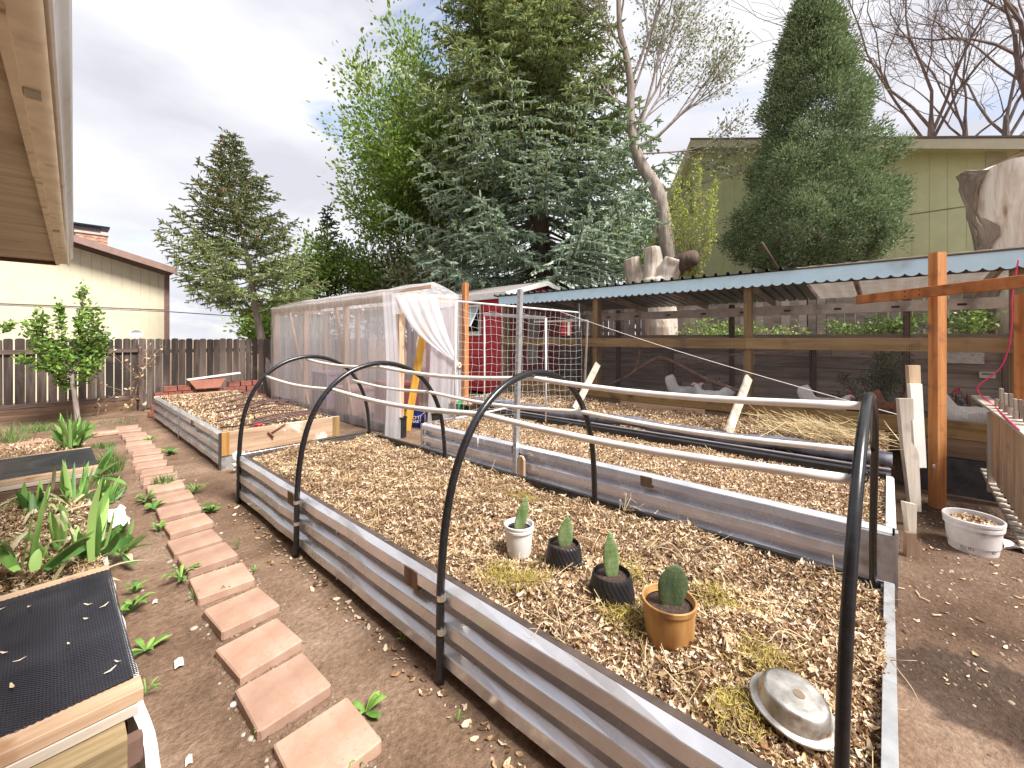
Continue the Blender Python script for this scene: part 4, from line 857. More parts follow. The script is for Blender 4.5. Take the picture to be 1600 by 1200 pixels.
# ------------------------------------------------------------ hens
whiteF = pmat('white_feathers', [(.3, (.72, .69, .66)), (.6, (.86, .84, .82))], scale=30, rough=.8, bump=.6, bscale=60, bdist=.006)
darkF = pmat('barred_dark_feathers', [(.35, (.02, .02, .022)), (.5, (.12, .11, .115)), (.65, (.30, .28, .28))], scale=26, rough=.7, bump=.6, bscale=60)
redF = pmat('russet_feathers', [(.3, (.10, .03, .015)), (.65, (.28, .10, .045))], scale=24, rough=.7, bump=.5)
combm = plain('comb_red', (.45, .012, .03), .5, var=.3); shank = plain('yellow_shank', (.45, .30, .08), .6)
def hen(x, y, z, rz, M, lb, s=1.0, tailup=1.0, headz=0.0):
    t = thing('hen', lb, 'hen', (x, y, z), rz, 'hens in the chicken run')
    secs = [(-.235, .40*tailup+.02, .012, .050, 1.25), (-.225, .36*tailup+.01, .022, .075, 1.2), (-.19, .30, .032, .080, .95), (-.15, .255, .052, .080, .6), (-.09, .225, .082, .090, .2), (-.02, .21, .098, .100, 0), (.05, .21, .100, .105, -.1),
            (.11, .225, .085, .095, -.5), (.15, .265, .060, .070, -.9), (.172, .31+headz*.4, .040, .045, -1.3), (.185, .345+headz*.7, .030, .034, -1.2), (.205, .375+headz, .027, .030, -.6), (.228, .383+headz, .024, .025, 0), (.245, .380+headz, .013, .014, .1), (.268, .374+headz, .003, .003, .2)]
    n = 18; vs = []
    for (cx, cz, w_, h_, ti) in secs:
        for k in range(n):
            a = 2*math.pi*k/n; yy = w_*math.cos(a); hh = h_*math.sin(a); vs.append((s*(cx+hh*math.sin(ti)), s*yy, s*(cz+hh*math.cos(ti))))
    b = MB().add(vs, [(i*n+k, i*n+(k+1) % n, (i+1)*n+(k+1) % n, (i+1)*n+k) for i in range(len(secs)-1) for k in range(n)]+[tuple(range(n-1, -1, -1)), tuple((len(secs)-1)*n+k for k in range(n))])
    obj('body', b, M, t, True, local=True)
    hz = .383+headz
    cp = [(.190, hz+.015), (.186, hz+.05), (.196, hz+.040), (.203, hz+.062), (.212, hz+.045), (.222, hz+.058), (.230, hz+.036), (.243, hz+.030), (.243, hz+.014)]
    obj('comb', MB().extrude([(s*a, -.004*s, s*c) for a, c in cp], (0, .008*s, 0)), combm, t, local=True)
    b = MB()
    for q in (-.009, .009): b.lathe([(.001, -.028), (.011, -.022), (.009, -.004), (.002, .002)], (s*.238, q*s, s*(hz-.012)), 10)
    b.lathe([(.001, -.013), (.012, 0), (.001, .013)], (s*.222, -.022*s, s*(hz-.002)), 10); b.lathe([(.001, -.013), (.012, 0), (.001, .013)], (s*.222, .022*s, s*(hz-.002)), 10)
    obj('wattles', b, combm, t, True, local=True)
    b = MB()
    for q in (-.05, .05):
        b.tube([(s*.0, q*s, s*.14), (s*.015, q*s, s*.08), (s*.0, q*s, .004)], [.022*s, .010*s, .007*s], 8)
        for a in (-.5, 0, .5, math.pi): b.tube([(0, q*s, .008), (.05*s*math.cos(a), (q+.05*math.sin(a))*s, .003)], [.006*s, .003*s], 5)
    obj('legs', b, shank, t, True, local=True)
    b = MB()
    for q in (-1, 1):
        b.lathe([(.001, -.085), (.014, -.06), (.018, 0), (.014, .05), (.001, .075)], (0, 0, 0), 10, sx=1)
        k0 = len(b.V)-50
        for i in range(k0, len(b.V)): vx, vy, vz = b.V[i]; b.V[i] = (s*(-.02+vz*1.2), s*(q*.092+vy*.6), s*(.225+vx*3.4-vz*.1))
    obj('wing', b, M, t, True, local=True)
    return t
rw = -TH  # facing picture right
vh = gX(1519, 640, 6.55); hen(vh.x, vh.y, .46, rw-.2, whiteF, 'large white hen with red comb facing right beside the orange post', 1.32, .98, -.05)
vh = gX(1538, 630, 7.3); hen(vh.x, vh.y, .46, rw+math.pi-.4, darkF, 'grey barred hen behind the large white hen', 1.15, 1, .03)
vh = gX(1505, 625, 7.5); hen(vh.x, vh.y, .46, rw+.9, redF, 'russet hen at the back near the grey barred hen', 1.1, 1, .02)
vh = gX(1072, 620, 6.9); hen(vh.x, vh.y, .46, rw, whiteF, 'white hen with upright tail, farthest left in the run', 1.15, 1.12, -.04)
vh = gX(1112, 620, 6.75); hen(vh.x, vh.y, .46, rw+2.6, whiteF, 'white hen facing left, in the middle of the three behind the kick board', 1.1, .9, .0)
vh = gX(1140, 620, 7.1); hen(vh.x, vh.y, .46, rw+.3, darkF, 'grey hen just left of the first leaning board', 1.15, 1.1, -.05)
vh = gX(1292, 630, 6.8); hen(vh.x, vh.y, .46, rw-.3, whiteF, 'white hen behind the front hoop top', 1.15, 1.05, -.05)
vh = gX(1395, 640, 6.9); hen(vh.x, vh.y, .46, rw+.2, redF, 'russet hen behind the tall notched plank', 1.15, 1.05, .02)
# ------------------------------------------------------------ netting trellis
T0 = Vector((3.72, 4.37, 2.10)); T1 = Vector((5.88, 3.80, 2.02)); TB0 = Vector((3.70, 4.38, .50)); TB1 = Vector((5.88, 3.80, .45))
t = thing('netting_trellis', 'white pipe trellis with loose white netting and a black end pole across the middle bed', 'trellis', (4.8, 4.1, .4))
obj('frame_pipe', MB().tube([TB0, T0], .016, 10), pvc_white, t, True)
obj('frame_pipe', MB().tube([T0, T1], .014, 10), pvc_white, t, True)
obj('frame_pipe', MB().tube([TB0+Vector((0, 0, .0)), TB0.lerp(TB1, .42)+Vector((0, 0, .10))], .013, 10), pvc_white, t, True)
obj('end_pole', MB().tube([TB1, TB1+Vector((0, 0, 1.72))], .021, 10), poly, t, True)
b = MB(); nets = 22; nv = 15; rr = random.Random(5)
off = [[(rr.uniform(-.012, .012), rr.uniform(-.014, .014)) for j in range(nv+1)] for i in range(nets+1)]
def npt(i, j):
    s = i/nets; v_ = j/nv; p = T0.lerp(T1, s); q = TB0.lerp(TB1, s); r_ = p.lerp(q, v_)
    dx, dz = off[i][j]; return r_+Vector((dx, -.02-.06*math.sin(math.pi*v_)*math.sin(math.pi*s*2+.6), dz-.05*math.sin(math.pi*((s*4) % 1))*(1-v_)*.7))
for i in range(nets+1): b.tube([npt(i, j) for j in range(nv+1)], .0014, 4, False)
for j in range(1, nv+1): b.tube([npt(i, j) for i in range(nets+1)], .0014, 4, False)
obj('netting', b, pvc_white, t)
t = thing('pipe_rack', 'small white square pipe rack with thin legs standing inside the trellis', 'rack', (4.5, 3.6, .4))
a0 = gX(757, 491, 4.35); a1 = gX(853, 497, 4.62)
b = MB(); b.beam(a0, a1, .03, .045); obj('top_bar', b, galv_dull, t)
obj('leg', MB().tube([a0, (a0.x-.02, a0.y-.02, .42)], .011, 8), pvc_white, t, True); obj('leg', MB().tube([a1, (a1.x, a1.y, .42)], .014, 8), pvc_white, t, True)
t = thing('square_post', 'tall square perforated steel post bolted to the side of the middle bed', 'post', (3.375, 2.97, .1))
p_ = [gX(805, 742, 3.35), gX(813, 452, 3.40)]
obj('post_body', MB().beam(p_[0], p_[1], .05, .05, (0, 1, 0), .002), galv_dull, t)
b = MB()
for k in range(34):
    q = p_[0].lerp(p_[1], (k+.5)/34)+Vector((-.0262, 0, 0)); b.lathe([(.006, 0), (.006, .001), (.001, .001)], q, 6)
    for i in range(len(b.V)-18, len(b.V)): x_, y_, z_ = b.V[i]; dx, dy, dz = x_-q.x, y_-q.y, z_-q.z; b.V[i] = (q.x-dz, q.y+dy, q.z+dx)
obj('holes', b, plain('hole_dark', (.05, .05, .05), .8), t)
b = MB(); v = gX(813, 742, 3.30); b.extrude([(3.30, v.y-.045, .14), (3.30, v.y+.045, .14), (3.30, v.y+.045, .33), (3.30, v.y+.02, .365), (3.30, v.y-.02, .365), (3.30, v.y-.045, .33)], (.03, 0, 0)); obj('wood_block', b, OLD['pinez'], t)
v = gX(858, 640, 4.4); t = thing('wooden_frame', 'thin pale wooden frame standing between the trellis pole and the coop', 'frame', (5.95, 3.7, .4))
f0 = gX(912, 640, 6.0); f1 = gX(918, 501, 6.0); f2 = gX(835, 503, 6.0)
b = MB(); b.beam(f0, f1, .03, .03, (1, 0, 0)); b.beam(f1, f2, .03, .03); obj('frame_sticks', b, OLD['greyz'], t)
# thin white stake with copper rod at the bed
t = thing('thin_stake', 'thin half rusty half white stake leaning on the middle bed wall', 'stake', (3.36, 3.9, .1))
q0 = gX(746, 700, 3.33); q1 = gX(747, 682, 3.33); q2 = gX(748, 640, 3.36)
obj('stake', MB().tube([q0, q1], .008, 6), pvc_white, t, True); obj('rod', MB().tube([q1, q2], .005, 6), bpy.data.materials['rust'], t, True)
# cord from the trellis to the tall notched plank
co = MB(); c0 = gX(862, 482, 5.5); c1 = gX(1428, 655, 4.95)
co.tube([c0.lerp(c1, i/20)+Vector((0, 0, -.05*math.sin(math.pi*i/20))) for i in range(21)], .0035, 5)
tag(obj('guy_cord', co, pvc, smooth=True), 'pale cord stretched diagonally from the trellis past the leaning boards', 'cord')

# ------------------------------------------------------------ leaning boards and planks by the third bed
for (bx, by, tx, ty, xb, xt, lb) in ((1137, 678, 1170, 590, 4.92, 5.75, 'pale board leaning on the coop rail halfway along the black liner'), (898, 640, 934, 569, 5.0, 5.9, 'pale board leaning on the coop beside the black trellis pole')):
    o = obj('leaning_board', MB().beam(gX(bx, by, xb), gX(tx, ty, xt), .10, .03, (1, 1, 0)), OLD['greyz']); tag(o, lb, 'board', 'boards leaning by the coop')
PR = Vector((CS, -SN, 0))
def flatboard(name, lb, poly, d, th, M, group=None):
    """plank facing the yard, cut to its outline, standing at distance d"""
    vs = [gD(x, y, d) for x, y in poly]; o = obj(name, MB().extrude(vs, (SN*th, CS*th, 0)), M); tag(o, lb, 'plank', group); return o
flatboard('notched_plank', 'tall grey brown plank with a notched side at the end of the middle bed', [(1405, 623), (1427, 623), (1428, 655), (1423, 657), (1424, 690), (1434, 704), (1436, 712), (1440, 800), (1424, 798), (1412, 700)], 3.52, .035, OLD['greyz'])
flatboard('white_plank', 'white painted plank with bare wood top standing beside the orange cross', [(1422, 600), (1441, 600), (1448, 731), (1431, 731)], 3.66, .03, white_paint)
flatboard('bare_plank', 'short orange brown plank sticking up behind the white plank', [(1420, 571), (1438, 571), (1441, 640), (1424, 640)], 3.70, .035, OLD['pinez'])
flatboard('short_post', 'short weathered board at the corner of the middle bed below the notched plank', [(1415, 785), (1433, 789), (1432, 834), (1421, 834)], 3.15, .04, OLD['greyz'])
flatboard('curved_offcut', 'dark curved cut board standing at the foot of the middle bed corner', [(1418, 833), (1432, 834), (1433, 845), (1442, 856), (1441, 878), (1428, 874), (1417, 870)], 3.05, .03, OLD['brownz'])

# ------------------------------------------------------------ timber cross
vb = gz(1465, 792, 0); t = thing('timber_cross', 'tall orange stained timber cross standing at the end of the beds', 'cross', (vb.x, vb.y, 0))
dd = 3.95; pc = wpt((1464.5-800)/FP*dd, dd, 0)
b = MB(); z1 = EYE+133*dd/FP; b.beam((pc.x, pc.y, 0), (pc.x, pc.y, z1), .092, .092, Vector((SN, CS, 0)), .004)
obj('upright', b, OLD['redz'], t)
A1 = gD(1342, 466, 4.55); A2 = gD(1640, 427, 2.95); A1.z = A2.z = 2.03
lat1 = (A1.x*CS-A1.y*SN)
def cb(d_): return wpt(3.80, d_, 2.02)
redc = pmat('orange_stained_crossbar', [(.3, (.22, .065, .018)), (.5, (.36, .125, .035)), (.72, (.48, .19, .065))], scale=9, rough=.8, bump=.4, dirt=((.16, .07, .035), 5, .56, .75))
obj('crossbar', MB().beam(cb(4.60), cb(2.2), .04, .095, ch=.004), redc, t)
b = MB(); q = 4.0
for dd_ in (3.88, 4.02):
    for zz in (2.0, 2.045):
        c = wpt(3.778, dd_, zz); b.tube([c, c+PR*.01], .007, 8)
obj('bolts', b, plain('dark_bolt', (.03, .02, .02), .5, .6), t)
v = gD(1459, 728, 3.87); obj('eye_plate', MB().box(v.x-.03, v.x+.01, v.y-.01, v.y+.01, v.z-.012, v.z+.012), galv_dull, t)
d2 = 3.86; pc2 = wpt((1600-800)/FP*d2, d2, 0)
o = obj('timber_post', MB().beam((pc2.x, pc2.y, 0), (pc2.x, pc2.y, 2.0), .09, .09, Vector((SN, CS, 0)), .004), OLD['redz']); tag(o, 'orange stained gate post at the right edge by the picket gate', 'post')
# ------------------------------------------------------------ small picket gate, ramp, cord, bucket
t = thing('picket_gate', 'small pale picket gate leaning beside the right gate post', 'gate', (5.6, -.72, 0))
gb_ = gX(1531, 620, 6.15); g0 = gX(1550, 634, 5.75); g1 = gD(1612, 678, 3.15); g0b = Vector((g0.x, g0.y, .36)); g1b = Vector((g1.x, g1.y, .10))
b = MB(); b.beam(gb_+Vector((0, 0, .0)), g1+(g1-g0)*.3, .12, .025); obj('top_board', b, OLD['greyx'], t)
b = MB(); n_ = 11
for i in range(n_):
    s = (i+.5)/n_; p = g0.lerp(g1, s); q = g0b.lerp(g1b, s); b.beam(q, p+Vector((0, 0, -.02)), .075, .018, (g1-g0).cross(Vector((0, 0, 1))), .002)
obj('pickets', b, OLD['pinez'], t)
b = MB()
for i in range(7):
    s = (i+.6)/8; p = g0.lerp(g1, s)+Vector((.07, -.05, 0)); b.beam(p+Vector((0, 0, -.1)), p+Vector((0, 0, .17-.02*(i % 2))), .045, .02, (g1-g0).cross(Vector((0, 0, 1))), .002)
for i in range(5):
    s = (i+.3)/8; p = g0.lerp(g1, s)+Vector((.03, -.025, 0)); b.beam(p+Vector((0, 0, -.05)), p+Vector((0, 0, .07)), .05, .02, (g1-g0).cross(Vector((0, 0, 1))), .002)
obj('picket_tops', b, OLD['greyz'], t)
obj('end_post', MB().box(g0.x-.035, g0.x+.02, g0.y-.02, g0.y+.03, .2, .92), OLD['greyz'], t)
t = thing('hen_ramp', 'grey wooden ramp with cross slats lying at the foot of the picket gate', 'ramp', (5.4, -.65, .0))
r0 = gX(1538, 735, 6.0); r1 = gz(1606, 862, .02); sd_ = (r1-r0).cross(Vector((0, 0, 1))).normalized()
b = MB(); b.beam(r0+sd_*.0, r1, .05, .03); b.beam(r0-sd_*.17, r1-sd_*.17, .05, .03); obj('rails', b, OLD['greyx'], t)
b = MB()
for i in range(14):
    p = r0.lerp(r1, (i+.5)/14)+Vector((0, 0, .025)); b.beam(p+sd_*.03, p-sd_*.21, .045, .018)
obj('slats', b, OLD['greyx'], t)
cordm = plain('pink_cord', (.62, .03, .12), .5, var=.1)
pts = [(1601, 405, 6.0), (1596, 430, 6.0), (1590, 470, 6.0), (1591, 500, 6.0), (1585, 545, 6.0), (1572, 575, 6.0), (1552, 592, 6.0), (1538, 603, 6.0), (1538, 614, 6.0), (1548, 622, 6.0), (1560, 632, 5.85), (1575, 646, 5.5), (1590, 660, 5.2), (1604, 672, 5.0)]
tag(obj('pink_cord', MB().tube(smooth_path([gX(*p)+Vector((-.03, .04, 0)) for p in pts], 5), .006, 6), cordm, smooth=True), 'pink cord hanging by the gate and running over the picket gate top', 'cord')
vb = gz(1538, 867, .0); t = thing('bucket', 'dirty white plastic bucket of dry leaves standing on the soil in front of the cross', 'bucket', (vb.x+.06, vb.y+.05, 0))
c = Vector(W[t]); tb = plain('dirty_white_bucket', (.60, .57, .57), .5, var=.1, bump=.1, dirt=((.24, .19, .15), 7, .56, .72))
tiltm = Matrix.Rotation(R(0), 3, 'X')
prof = [(.128, 0), (.134, .006), (.152, .185), (.164, .187), (.165, .208), (.159, .211), (.160, .224), (.168, .226), (.169, .246), (.163, .252), (.157, .248), (.145, .06), (.10, .05), (.001, .05)]
obj('bucket_body', MB().lathe(prof, c, 56, fr=lambda a, z, j: 1+.02*math.sin(a*2+1)), tb, t, 'auto')
fillp = leafsoup(np.stack([c.x+.115*np.sqrt(U(0, 1, 260))*np.cos(a_ := U(0, 6.28, 260)), c.y+.115*np.sqrt(U(0, 1, 260))*np.sin(a_), c.z+.200+U(0, .025, 260)], -1), U(.02, .06, 260), U(.01, .03, 260), U(0, 6.28, 260), rng.normal(0, .5, 260), rng.normal(0, .5, 260), .4)
tag(obj('bucket_leaves', fillp, leafmat), 'brown dry leaves filling the dirty white bucket', 'leaves', kind='stuff')
b = MB(); b.lathe([(.001, .198), (.148, .195)], c, 24); obj('compost', b, leafdark, t)
b = MB(); ac = math.atan2(-c.y, -c.x)
rr = random.Random(11)
def patch(a0, a1, z0, z1):
    vs = []
    for k in range(4):
        a = a0+(a1-a0)*k/3
        for z in (z0, z1): r_ = (.134+(.152-.134)*(z-.006)/.179)*(1+.02*math.sin(a*2+1))+.0012; vs.append((c.x+r_*math.cos(a), c.y+r_*math.sin(a), z))
    b.add(vs, [(2*k, 2*k+2, 2*k+3, 2*k+1) for k in range(3)])
for bx in range(5):
    a0 = ac+.95-bx*.30
    for rw_ in range(3):
        z0 = .035+.046*rw_
        if rr.random() < .15: continue
        patch(a0-.22, a0-.02, z0+.036, z0+.040); patch(a0-.22, a0-.02, z0, z0+.004); patch(a0-.22, a0-.195, z0, z0+.038); patch(a0-.045, a0-.02, z0, z0+.038)
        if rr.random() < .45: patch(a0-.18, a0-.10, z0+.010, z0+.030)
        else:
            for q in range(3): patch(a0-.20, a0-.05-.05*rr.random(), z0+.008+q*.009, z0+.012+q*.009)
obj('faded_print', b, plain('faded_grey_print', (.20, .19, .20), .7), t)
v = gz(1588, 858, .01); b = MB(); b.sheet([[Vector((v.x+.03*i-.05, v.y+.04*j-.06, .02+.03*math.sin(i*1.3+j)+.02*(i == 2))) for j in range(4)] for i in range(5)]); tag(obj('torn_plastic', b, pvc_white, solid=.002), 'torn white plastic scrap on the soil behind the bucket', 'plastic scrap')
for i, (x, y, a, lb) in enumerate([(1437, 931, .3, 'short pale stick standing nearest the middle bed corner'), (1453, 940, 1.2, 'short pale stick lying second from the middle bed corner'), (1470, 961, 2.4, 'short pale stick lying flat nearest the camera'), (1413, 920, 2.0, 'short pale stick against the bed end cap')]):
    v = gz(x, y, .008); tag(obj('stick', MB().tube([v, v+Vector((math.cos(a)*.05, math.sin(a)*.05, .004))], .004, 6), twigm), lb, 'stick')
for i, (x, y, s, lb) in enumerate([(303, 982, .016, 'smooth grey pebble on the soil left of the pavers'), (366, 1100, .014, 'small white stone beside the paver nearest but one')]):
    v = gz(x, y, .006); tag(obj('pebble', MB().lathe([(.001, -s*.6), (s*.8, -s*.35), (s, 0), (s*.75, s*.45), (.001, s*.6)], v, 14, sx=1.3), plain('pebble_grey_%d' % i, (.36, .30, .26) if i == 0 else (.6, .58, .55), .7), smooth=True), lb, 'pebble')
for i, (x, y, w_, lb) in enumerate([(278, 1037, .05, 'torn white leaf scrap on the soil beside the near lid'), (241, 941, .03, 'small pale leaf scrap on the soil above the grey pebble'), (293, 1190, .03, 'pale leaf scrap at the bottom edge of the soil path')]):
    v = gz(x, y, .008); b = MB(); b.sheet([[Vector((v.x+(i_-1)*w_*.35+.004*j, v.y+(j-1)*w_*.7, .01+.006*((i_+j) % 2))) for j in range(3)] for i_ in range(3)]); tag(obj('leaf_scrap', b, plain('pale_scrap_%d' % i, (.66, .58, .50), .8)), lb, 'leaf scrap')

# ------------------------------------------------------------ left planter along the house wall: lids, edging
mulch('leaf_mulch', 'dry leaves and straw under the irises in the wall planter', 'mulch', -.50, .24, 3.22, 5.7, lambda x, y: .15+.02*np.sin(x*9+y*5), 5200, .025, .06, 700, 1.0)
mulch('leaf_mulch', 'straw mulch around the far iris clump past the house corner', 'mulch', -1.6, .36, 6.9, 9.6, lambda x, y: .06+.02*np.sin(x*5+y*4), 5200, .025, .06, 800, 1.0)
netm = plain('black_plastic_mesh', (.022, .022, .030), .35, var=.2, bump=0)
def lid(lb, x0, x1, y0, y1, z, step, t_, tilt=0):
    t = thing('mesh_lid', lb, 'planter lid', ((x0+x1)/2, (y0+y1)/2, z-.05))
    obj('frame_board', MB().box(x0, x1, y1-.085, y1, z-.04, z, .003), OLD['pinex'], t); obj('frame_board', MB().box(x0, x1+.005, y0, y0+.085, z-.045, z, .003), OLD['pinex'], t)
    obj('frame_board', MB().box(x0, x1-.01, y0-.002, y0+.022, z-.085, z-.047, .003), OLD['greyx'], t)
    b = MB(); xa, xb, ya, yb = x0, x1, y0+.075, y1-.075; zz = z+.003
    k = (xa-(yb-ya)); w_ = t_
    def seg(p, q):
        (ax, ay), (bx, by) = p, q; dx, dy = bx-ax, by-ay; l = math.hypot(dx, dy)
        if l < .01: return
        nx_, ny_ = -dy/l*w_/2, dx/l*w_/2
        zf = lambda x, y: zz+.006*math.sin(x*9)*math.sin(y*7)
        b.add([(ax+nx_, ay+ny_, zf(ax, ay)), (ax-nx_, ay-ny_, zf(ax, ay)), (bx-nx_, by-ny_, zf(bx, by)), (bx+nx_, by+ny_, zf(bx, by)), ((ax+bx)/2, (ay+by)/2, zf((ax+bx)/2, (ay+by)/2)+.0015)], [(0, 1, 2, 3)])
    for sgn in (1, -1):
        c_ = -3.0
        while c_ < 3.0+yb:
            # line y = ya + sgn*(x-xa)*.7 + c_
            pts = []
            for x in (xa, xb):
                y = ya+sgn*(x-xa)*.7+c_
                if ya <= y <= yb: pts.append((x, y))
            for y in (ya, yb):
                x = xa+(y-ya-c_)/(sgn*.7)
                if xa < x < xb: pts.append((x, y))
            if len(pts) >= 2:
                p, q = pts[0], pts[1]; nseg = 4
                for i in range(nseg): seg((p[0]+(q[0]-p[0])*i/nseg, p[1]+(q[1]-p[1])*i/nseg), (p[0]+(q[0]-p[0])*(i+1)/nseg, p[1]+(q[1]-p[1])*(i+1)/nseg))
            c_ += step
    obj('mesh_cover', b, netm, t, solid=.0015)
    obj('backing_cloth', MB().box(xa, xb-.01, ya, yb, z-.02, z-.014, .001), plain('dark_cloth', (.018, .018, .024), .7, var=.3), t)
    return t
lid('wooden planter lid with black plastic mesh nearest the camera at the lower left', -.53, .225, 1.98, 3.20, .35, .0125, .0042)
lid('wooden planter lid with dark mesh farther back, between the two iris clumps', -.53, .33, 5.72, 6.82, .35, .022, .012)
n = 16; P = np.stack([U(-.3, .19, n), U(2.15, 3.05, n), np.full(n, .362)], -1)
tag(obj('fallen_leaves', leafsoup(P, U(.012, .045, n), U(.006, .014, n), U(0, 6.28, n), rng.normal(0, .1, n), rng.normal(0, .1, n), .3), pmat('pale_leaf', [(.3, (.45, .32, .2)), (.7, (.72, .62, .5))], rough=.8)), 'few small pale leaves lying on the near mesh lid', 'leaves', kind='stuff')
o = obj('support_timber', MB().box(-.55, .18, 1.90, 2.0, .14, .262, .01), wood('mossy_old_timber', (.10, .07, .03), (.26, .19, .10), (.42, .33, .2), 'x', 0, bump=1)); tag(o, 'old cracked timber under the front edge of the near lid', 'timber')
o = obj('support_timber', MB().box(-.55, .20, 3.12, 3.2, .0, .30, .01), OLD['brownx']); tag(o, 'brown timber under the far edge of the near lid', 'timber')
o = obj('support_timber', MB().box(-.55, .30, 5.72, 5.8, .0, .26, .01), OLD['brownx']); tag(o, 'brown timber under the front edge of the farther lid', 'timber')
o = obj('support_timber', MB().box(-.55, .31, 6.72, 6.8, .0, .26, .01), OLD['brownx']); tag(o, 'brown timber under the back edge of the farther lid', 'timber')
b = MB(); rows = []
for i in range(60):
    y = 1.0+i*.08; w_ = .006*math.sin(i*1.1)
    rows.append([Vector((.225+w_, y, .0)), Vector((.228+w_, y, .13+.006*math.sin(i*.7))), Vector((.262+w_, y, .135+.008*math.sin(i*.9))), Vector((.272+w_, y, .0))])
b.sheet(rows); tag(obj('white_edging', b, white_paint, solid=.003), 'white plastic edging strip along the wall planter', 'edging')
o = obj('brick_piece', MB().box(.165, .225, 1.93, 1.98, .13, .21, .01), plain('brown_block', (.14, .08, .06), .9, bump=.5)); tag(o, 'broken brown block wedged at the corner under the near lid', 'block')
b = MB(); c = gz(184, 812, .1); b.sheet([[c+Vector((.028*i-.05+.012*math.sin(j*2+i), .09*j-.22, .012+.014*math.sin(i*2.1+j*1.3)+.01*math.sin(i+j*2.7))) for j in range(7)] for i in range(5)])
tag(obj('torn_plastic', b, white_paint, solid=.002), 'crumpled white plastic at the path edge among the iris leaves', 'plastic scrap')
for i, (x, y, w_) in enumerate([(165, 676, .3), (60, 690, .35), (20, 700, .3)]):
    v = gz(x, y, .05); tag(obj('edging_stone', MB().box(v.x-w_/2, v.x+w_/2, v.y-.08, v.y+.08, 0, .07, .02), bpy.data.materials['pink_concrete']), ['flat pink stone at the right of the far iris clump', 'flat pink stone in front of the dark grass by the fence', 'flat pink stone nearest the left edge by the fence'][i], 'stone')

# ------------------------------------------------------------ irises and weeds
irism = pmat('iris_leaf', [(.3, (.07, .18, .04)), (.5, (.18, .36, .08)), (.72, (.36, .56, .17))], scale=5, stretch=(1, 1, .3), rough=.5, bump=.15, bscale=60, island=.5, trans=.22)
driedm = pmat('dried_iris_leaf', [(.3, (.22, .20, .09)), (.5, (.40, .36, .22)), (.7, (.62, .55, .38))], scale=6, rough=.7, bump=.2, island=.5, trans=.15)
weedm = pmat('weed_leaf', [(.3, (.05, .13, .02)), (.5, (.12, .26, .04)), (.75, (.26, .42, .09))], scale=14, rough=.6, island=.5, trans=.2, bump=.2)
grassm = pmat('grass_blade', [(.3, (.04, .11, .02)), (.6, (.12, .23, .05)), (.8, (.28, .34, .12))], scale=10, rough=.6, island=.6, trans=.2, bump=0)
def blade(b, p, q, w, bend, rr):
    p = Vector(p); q = Vector(q); ax = q-p; L_ = ax.length; sd = Vector((rr.uniform(-1, 1), rr.uniform(-1, 1), 0)); sd = sd+PR*.9; side = sd.normalized()
    out = Vector((bend[0], bend[1], bend[2])); pts = [p+ax*s+out*math.sin(math.pi*s*.9)*L_*.25 for s in [k/9 for k in range(10)]]
    ws = [w*v for v in (.75, .9, 1, 1.05, 1.05, 1.0, .9, .72, .45, .04)]; b.ribbon(pts, ws, side, .12)
def iris(lb, base, d, blades, dry=(), w=.036, seed=0):
    c = gD(base[0], base[1], d); t = thing('iris_plant', lb, 'iris', tuple(c)); rr = random.Random(seed)
    w = w*1.05; b = MB()
    for (bx, by, tx, ty, dd_) in blades: blade(b, gD(bx, by, d+rr.uniform(-.05, .05)), gD(tx, ty, d+dd_), w*rr.uniform(.85, 1.15), (rr.uniform(-.3, .3), rr.uniform(-.3, .3), rr.uniform(0, .35)), rr)
    for k in range(int(len(blades)*1.8)):
        (bx, by, tx, ty, dd_) = blades[k % len(blades)]; hgt = by-ty; bx2 = bx+rr.uniform(-9, 9); blade(b, gD(bx2, by+rr.uniform(-4, 3), d+rr.uniform(-.12, .12)), gD(bx2+(tx-bx)*rr.uniform(.2, .9)+rr.uniform(-8, 8), by-max(26, hgt)*rr.uniform(.7, 1.15), d+rr.uniform(-.15, .15)), w*rr.uniform(.6, 1), (rr.uniform(-.2, .2), rr.uniform(-.2, .2), rr.uniform(0, .15)), rr)
    obj('leaves', b, irism, t, True)
    if dry:
        b = MB()
        for (bx, by, tx, ty, dd_) in dry: blade(b, gD(bx, by, d+rr.uniform(-.05, .05)), gD(tx, ty, d+dd_), w*rr.uniform(.5, .9), (rr.uniform(-.3, .3), rr.uniform(-.3, .3), rr.uniform(.1, .6)), rr)
        obj('dried_leaves', b, driedm, t, True)
iris('tall iris clump with fanned leaves behind the farther mesh lid', (112, 700), 5.8, [(108, 700, 88, 655, -.2), (110, 700, 98, 648, 0), (112, 700, 113, 645, .1), (113, 700, 124, 646, .1), (116, 700, 132, 652, 0), (118, 698, 140, 655, .1), (120, 697, 152, 660, .1), (106, 700, 80, 672, -.2), (108, 699, 84, 663, -.1), (114, 699, 119, 660, -.2), (122, 695, 146, 670, -.2), (104, 700, 92, 668, .2), (124, 693, 155, 676, 0), (110, 700, 104, 655, .2), (116, 700, 128, 662, -.2), (106, 700, 78, 684, -.2)],
     [(104, 700, 80, 690, -.2), (118, 698, 138, 690, -.2)], .06, 1)
iris('iris clump with upright dark leaves in front of the farther lid', (118, 800), 3.75, [(112, 795, 102, 726, .0), (118, 797, 146, 728, .1), (120, 795, 135, 765, .1), (122, 790, 157, 768, .2), (124, 792, 140, 720, .3), (150, 745, 176, 696, .1), (110, 790, 96, 760, -.1), (152, 748, 198, 760, .0), (145, 760, 160, 738, .1)],
     [(112, 798, 60, 770, -.3), (105, 790, 40, 800, -.3), (100, 785, 30, 812, -.3), (108, 788, 70, 765, -.2), (120, 795, 150, 800, -.2), (80, 770, 82, 722, 0), (118, 800, 96, 820, -.3)], .042, 2)
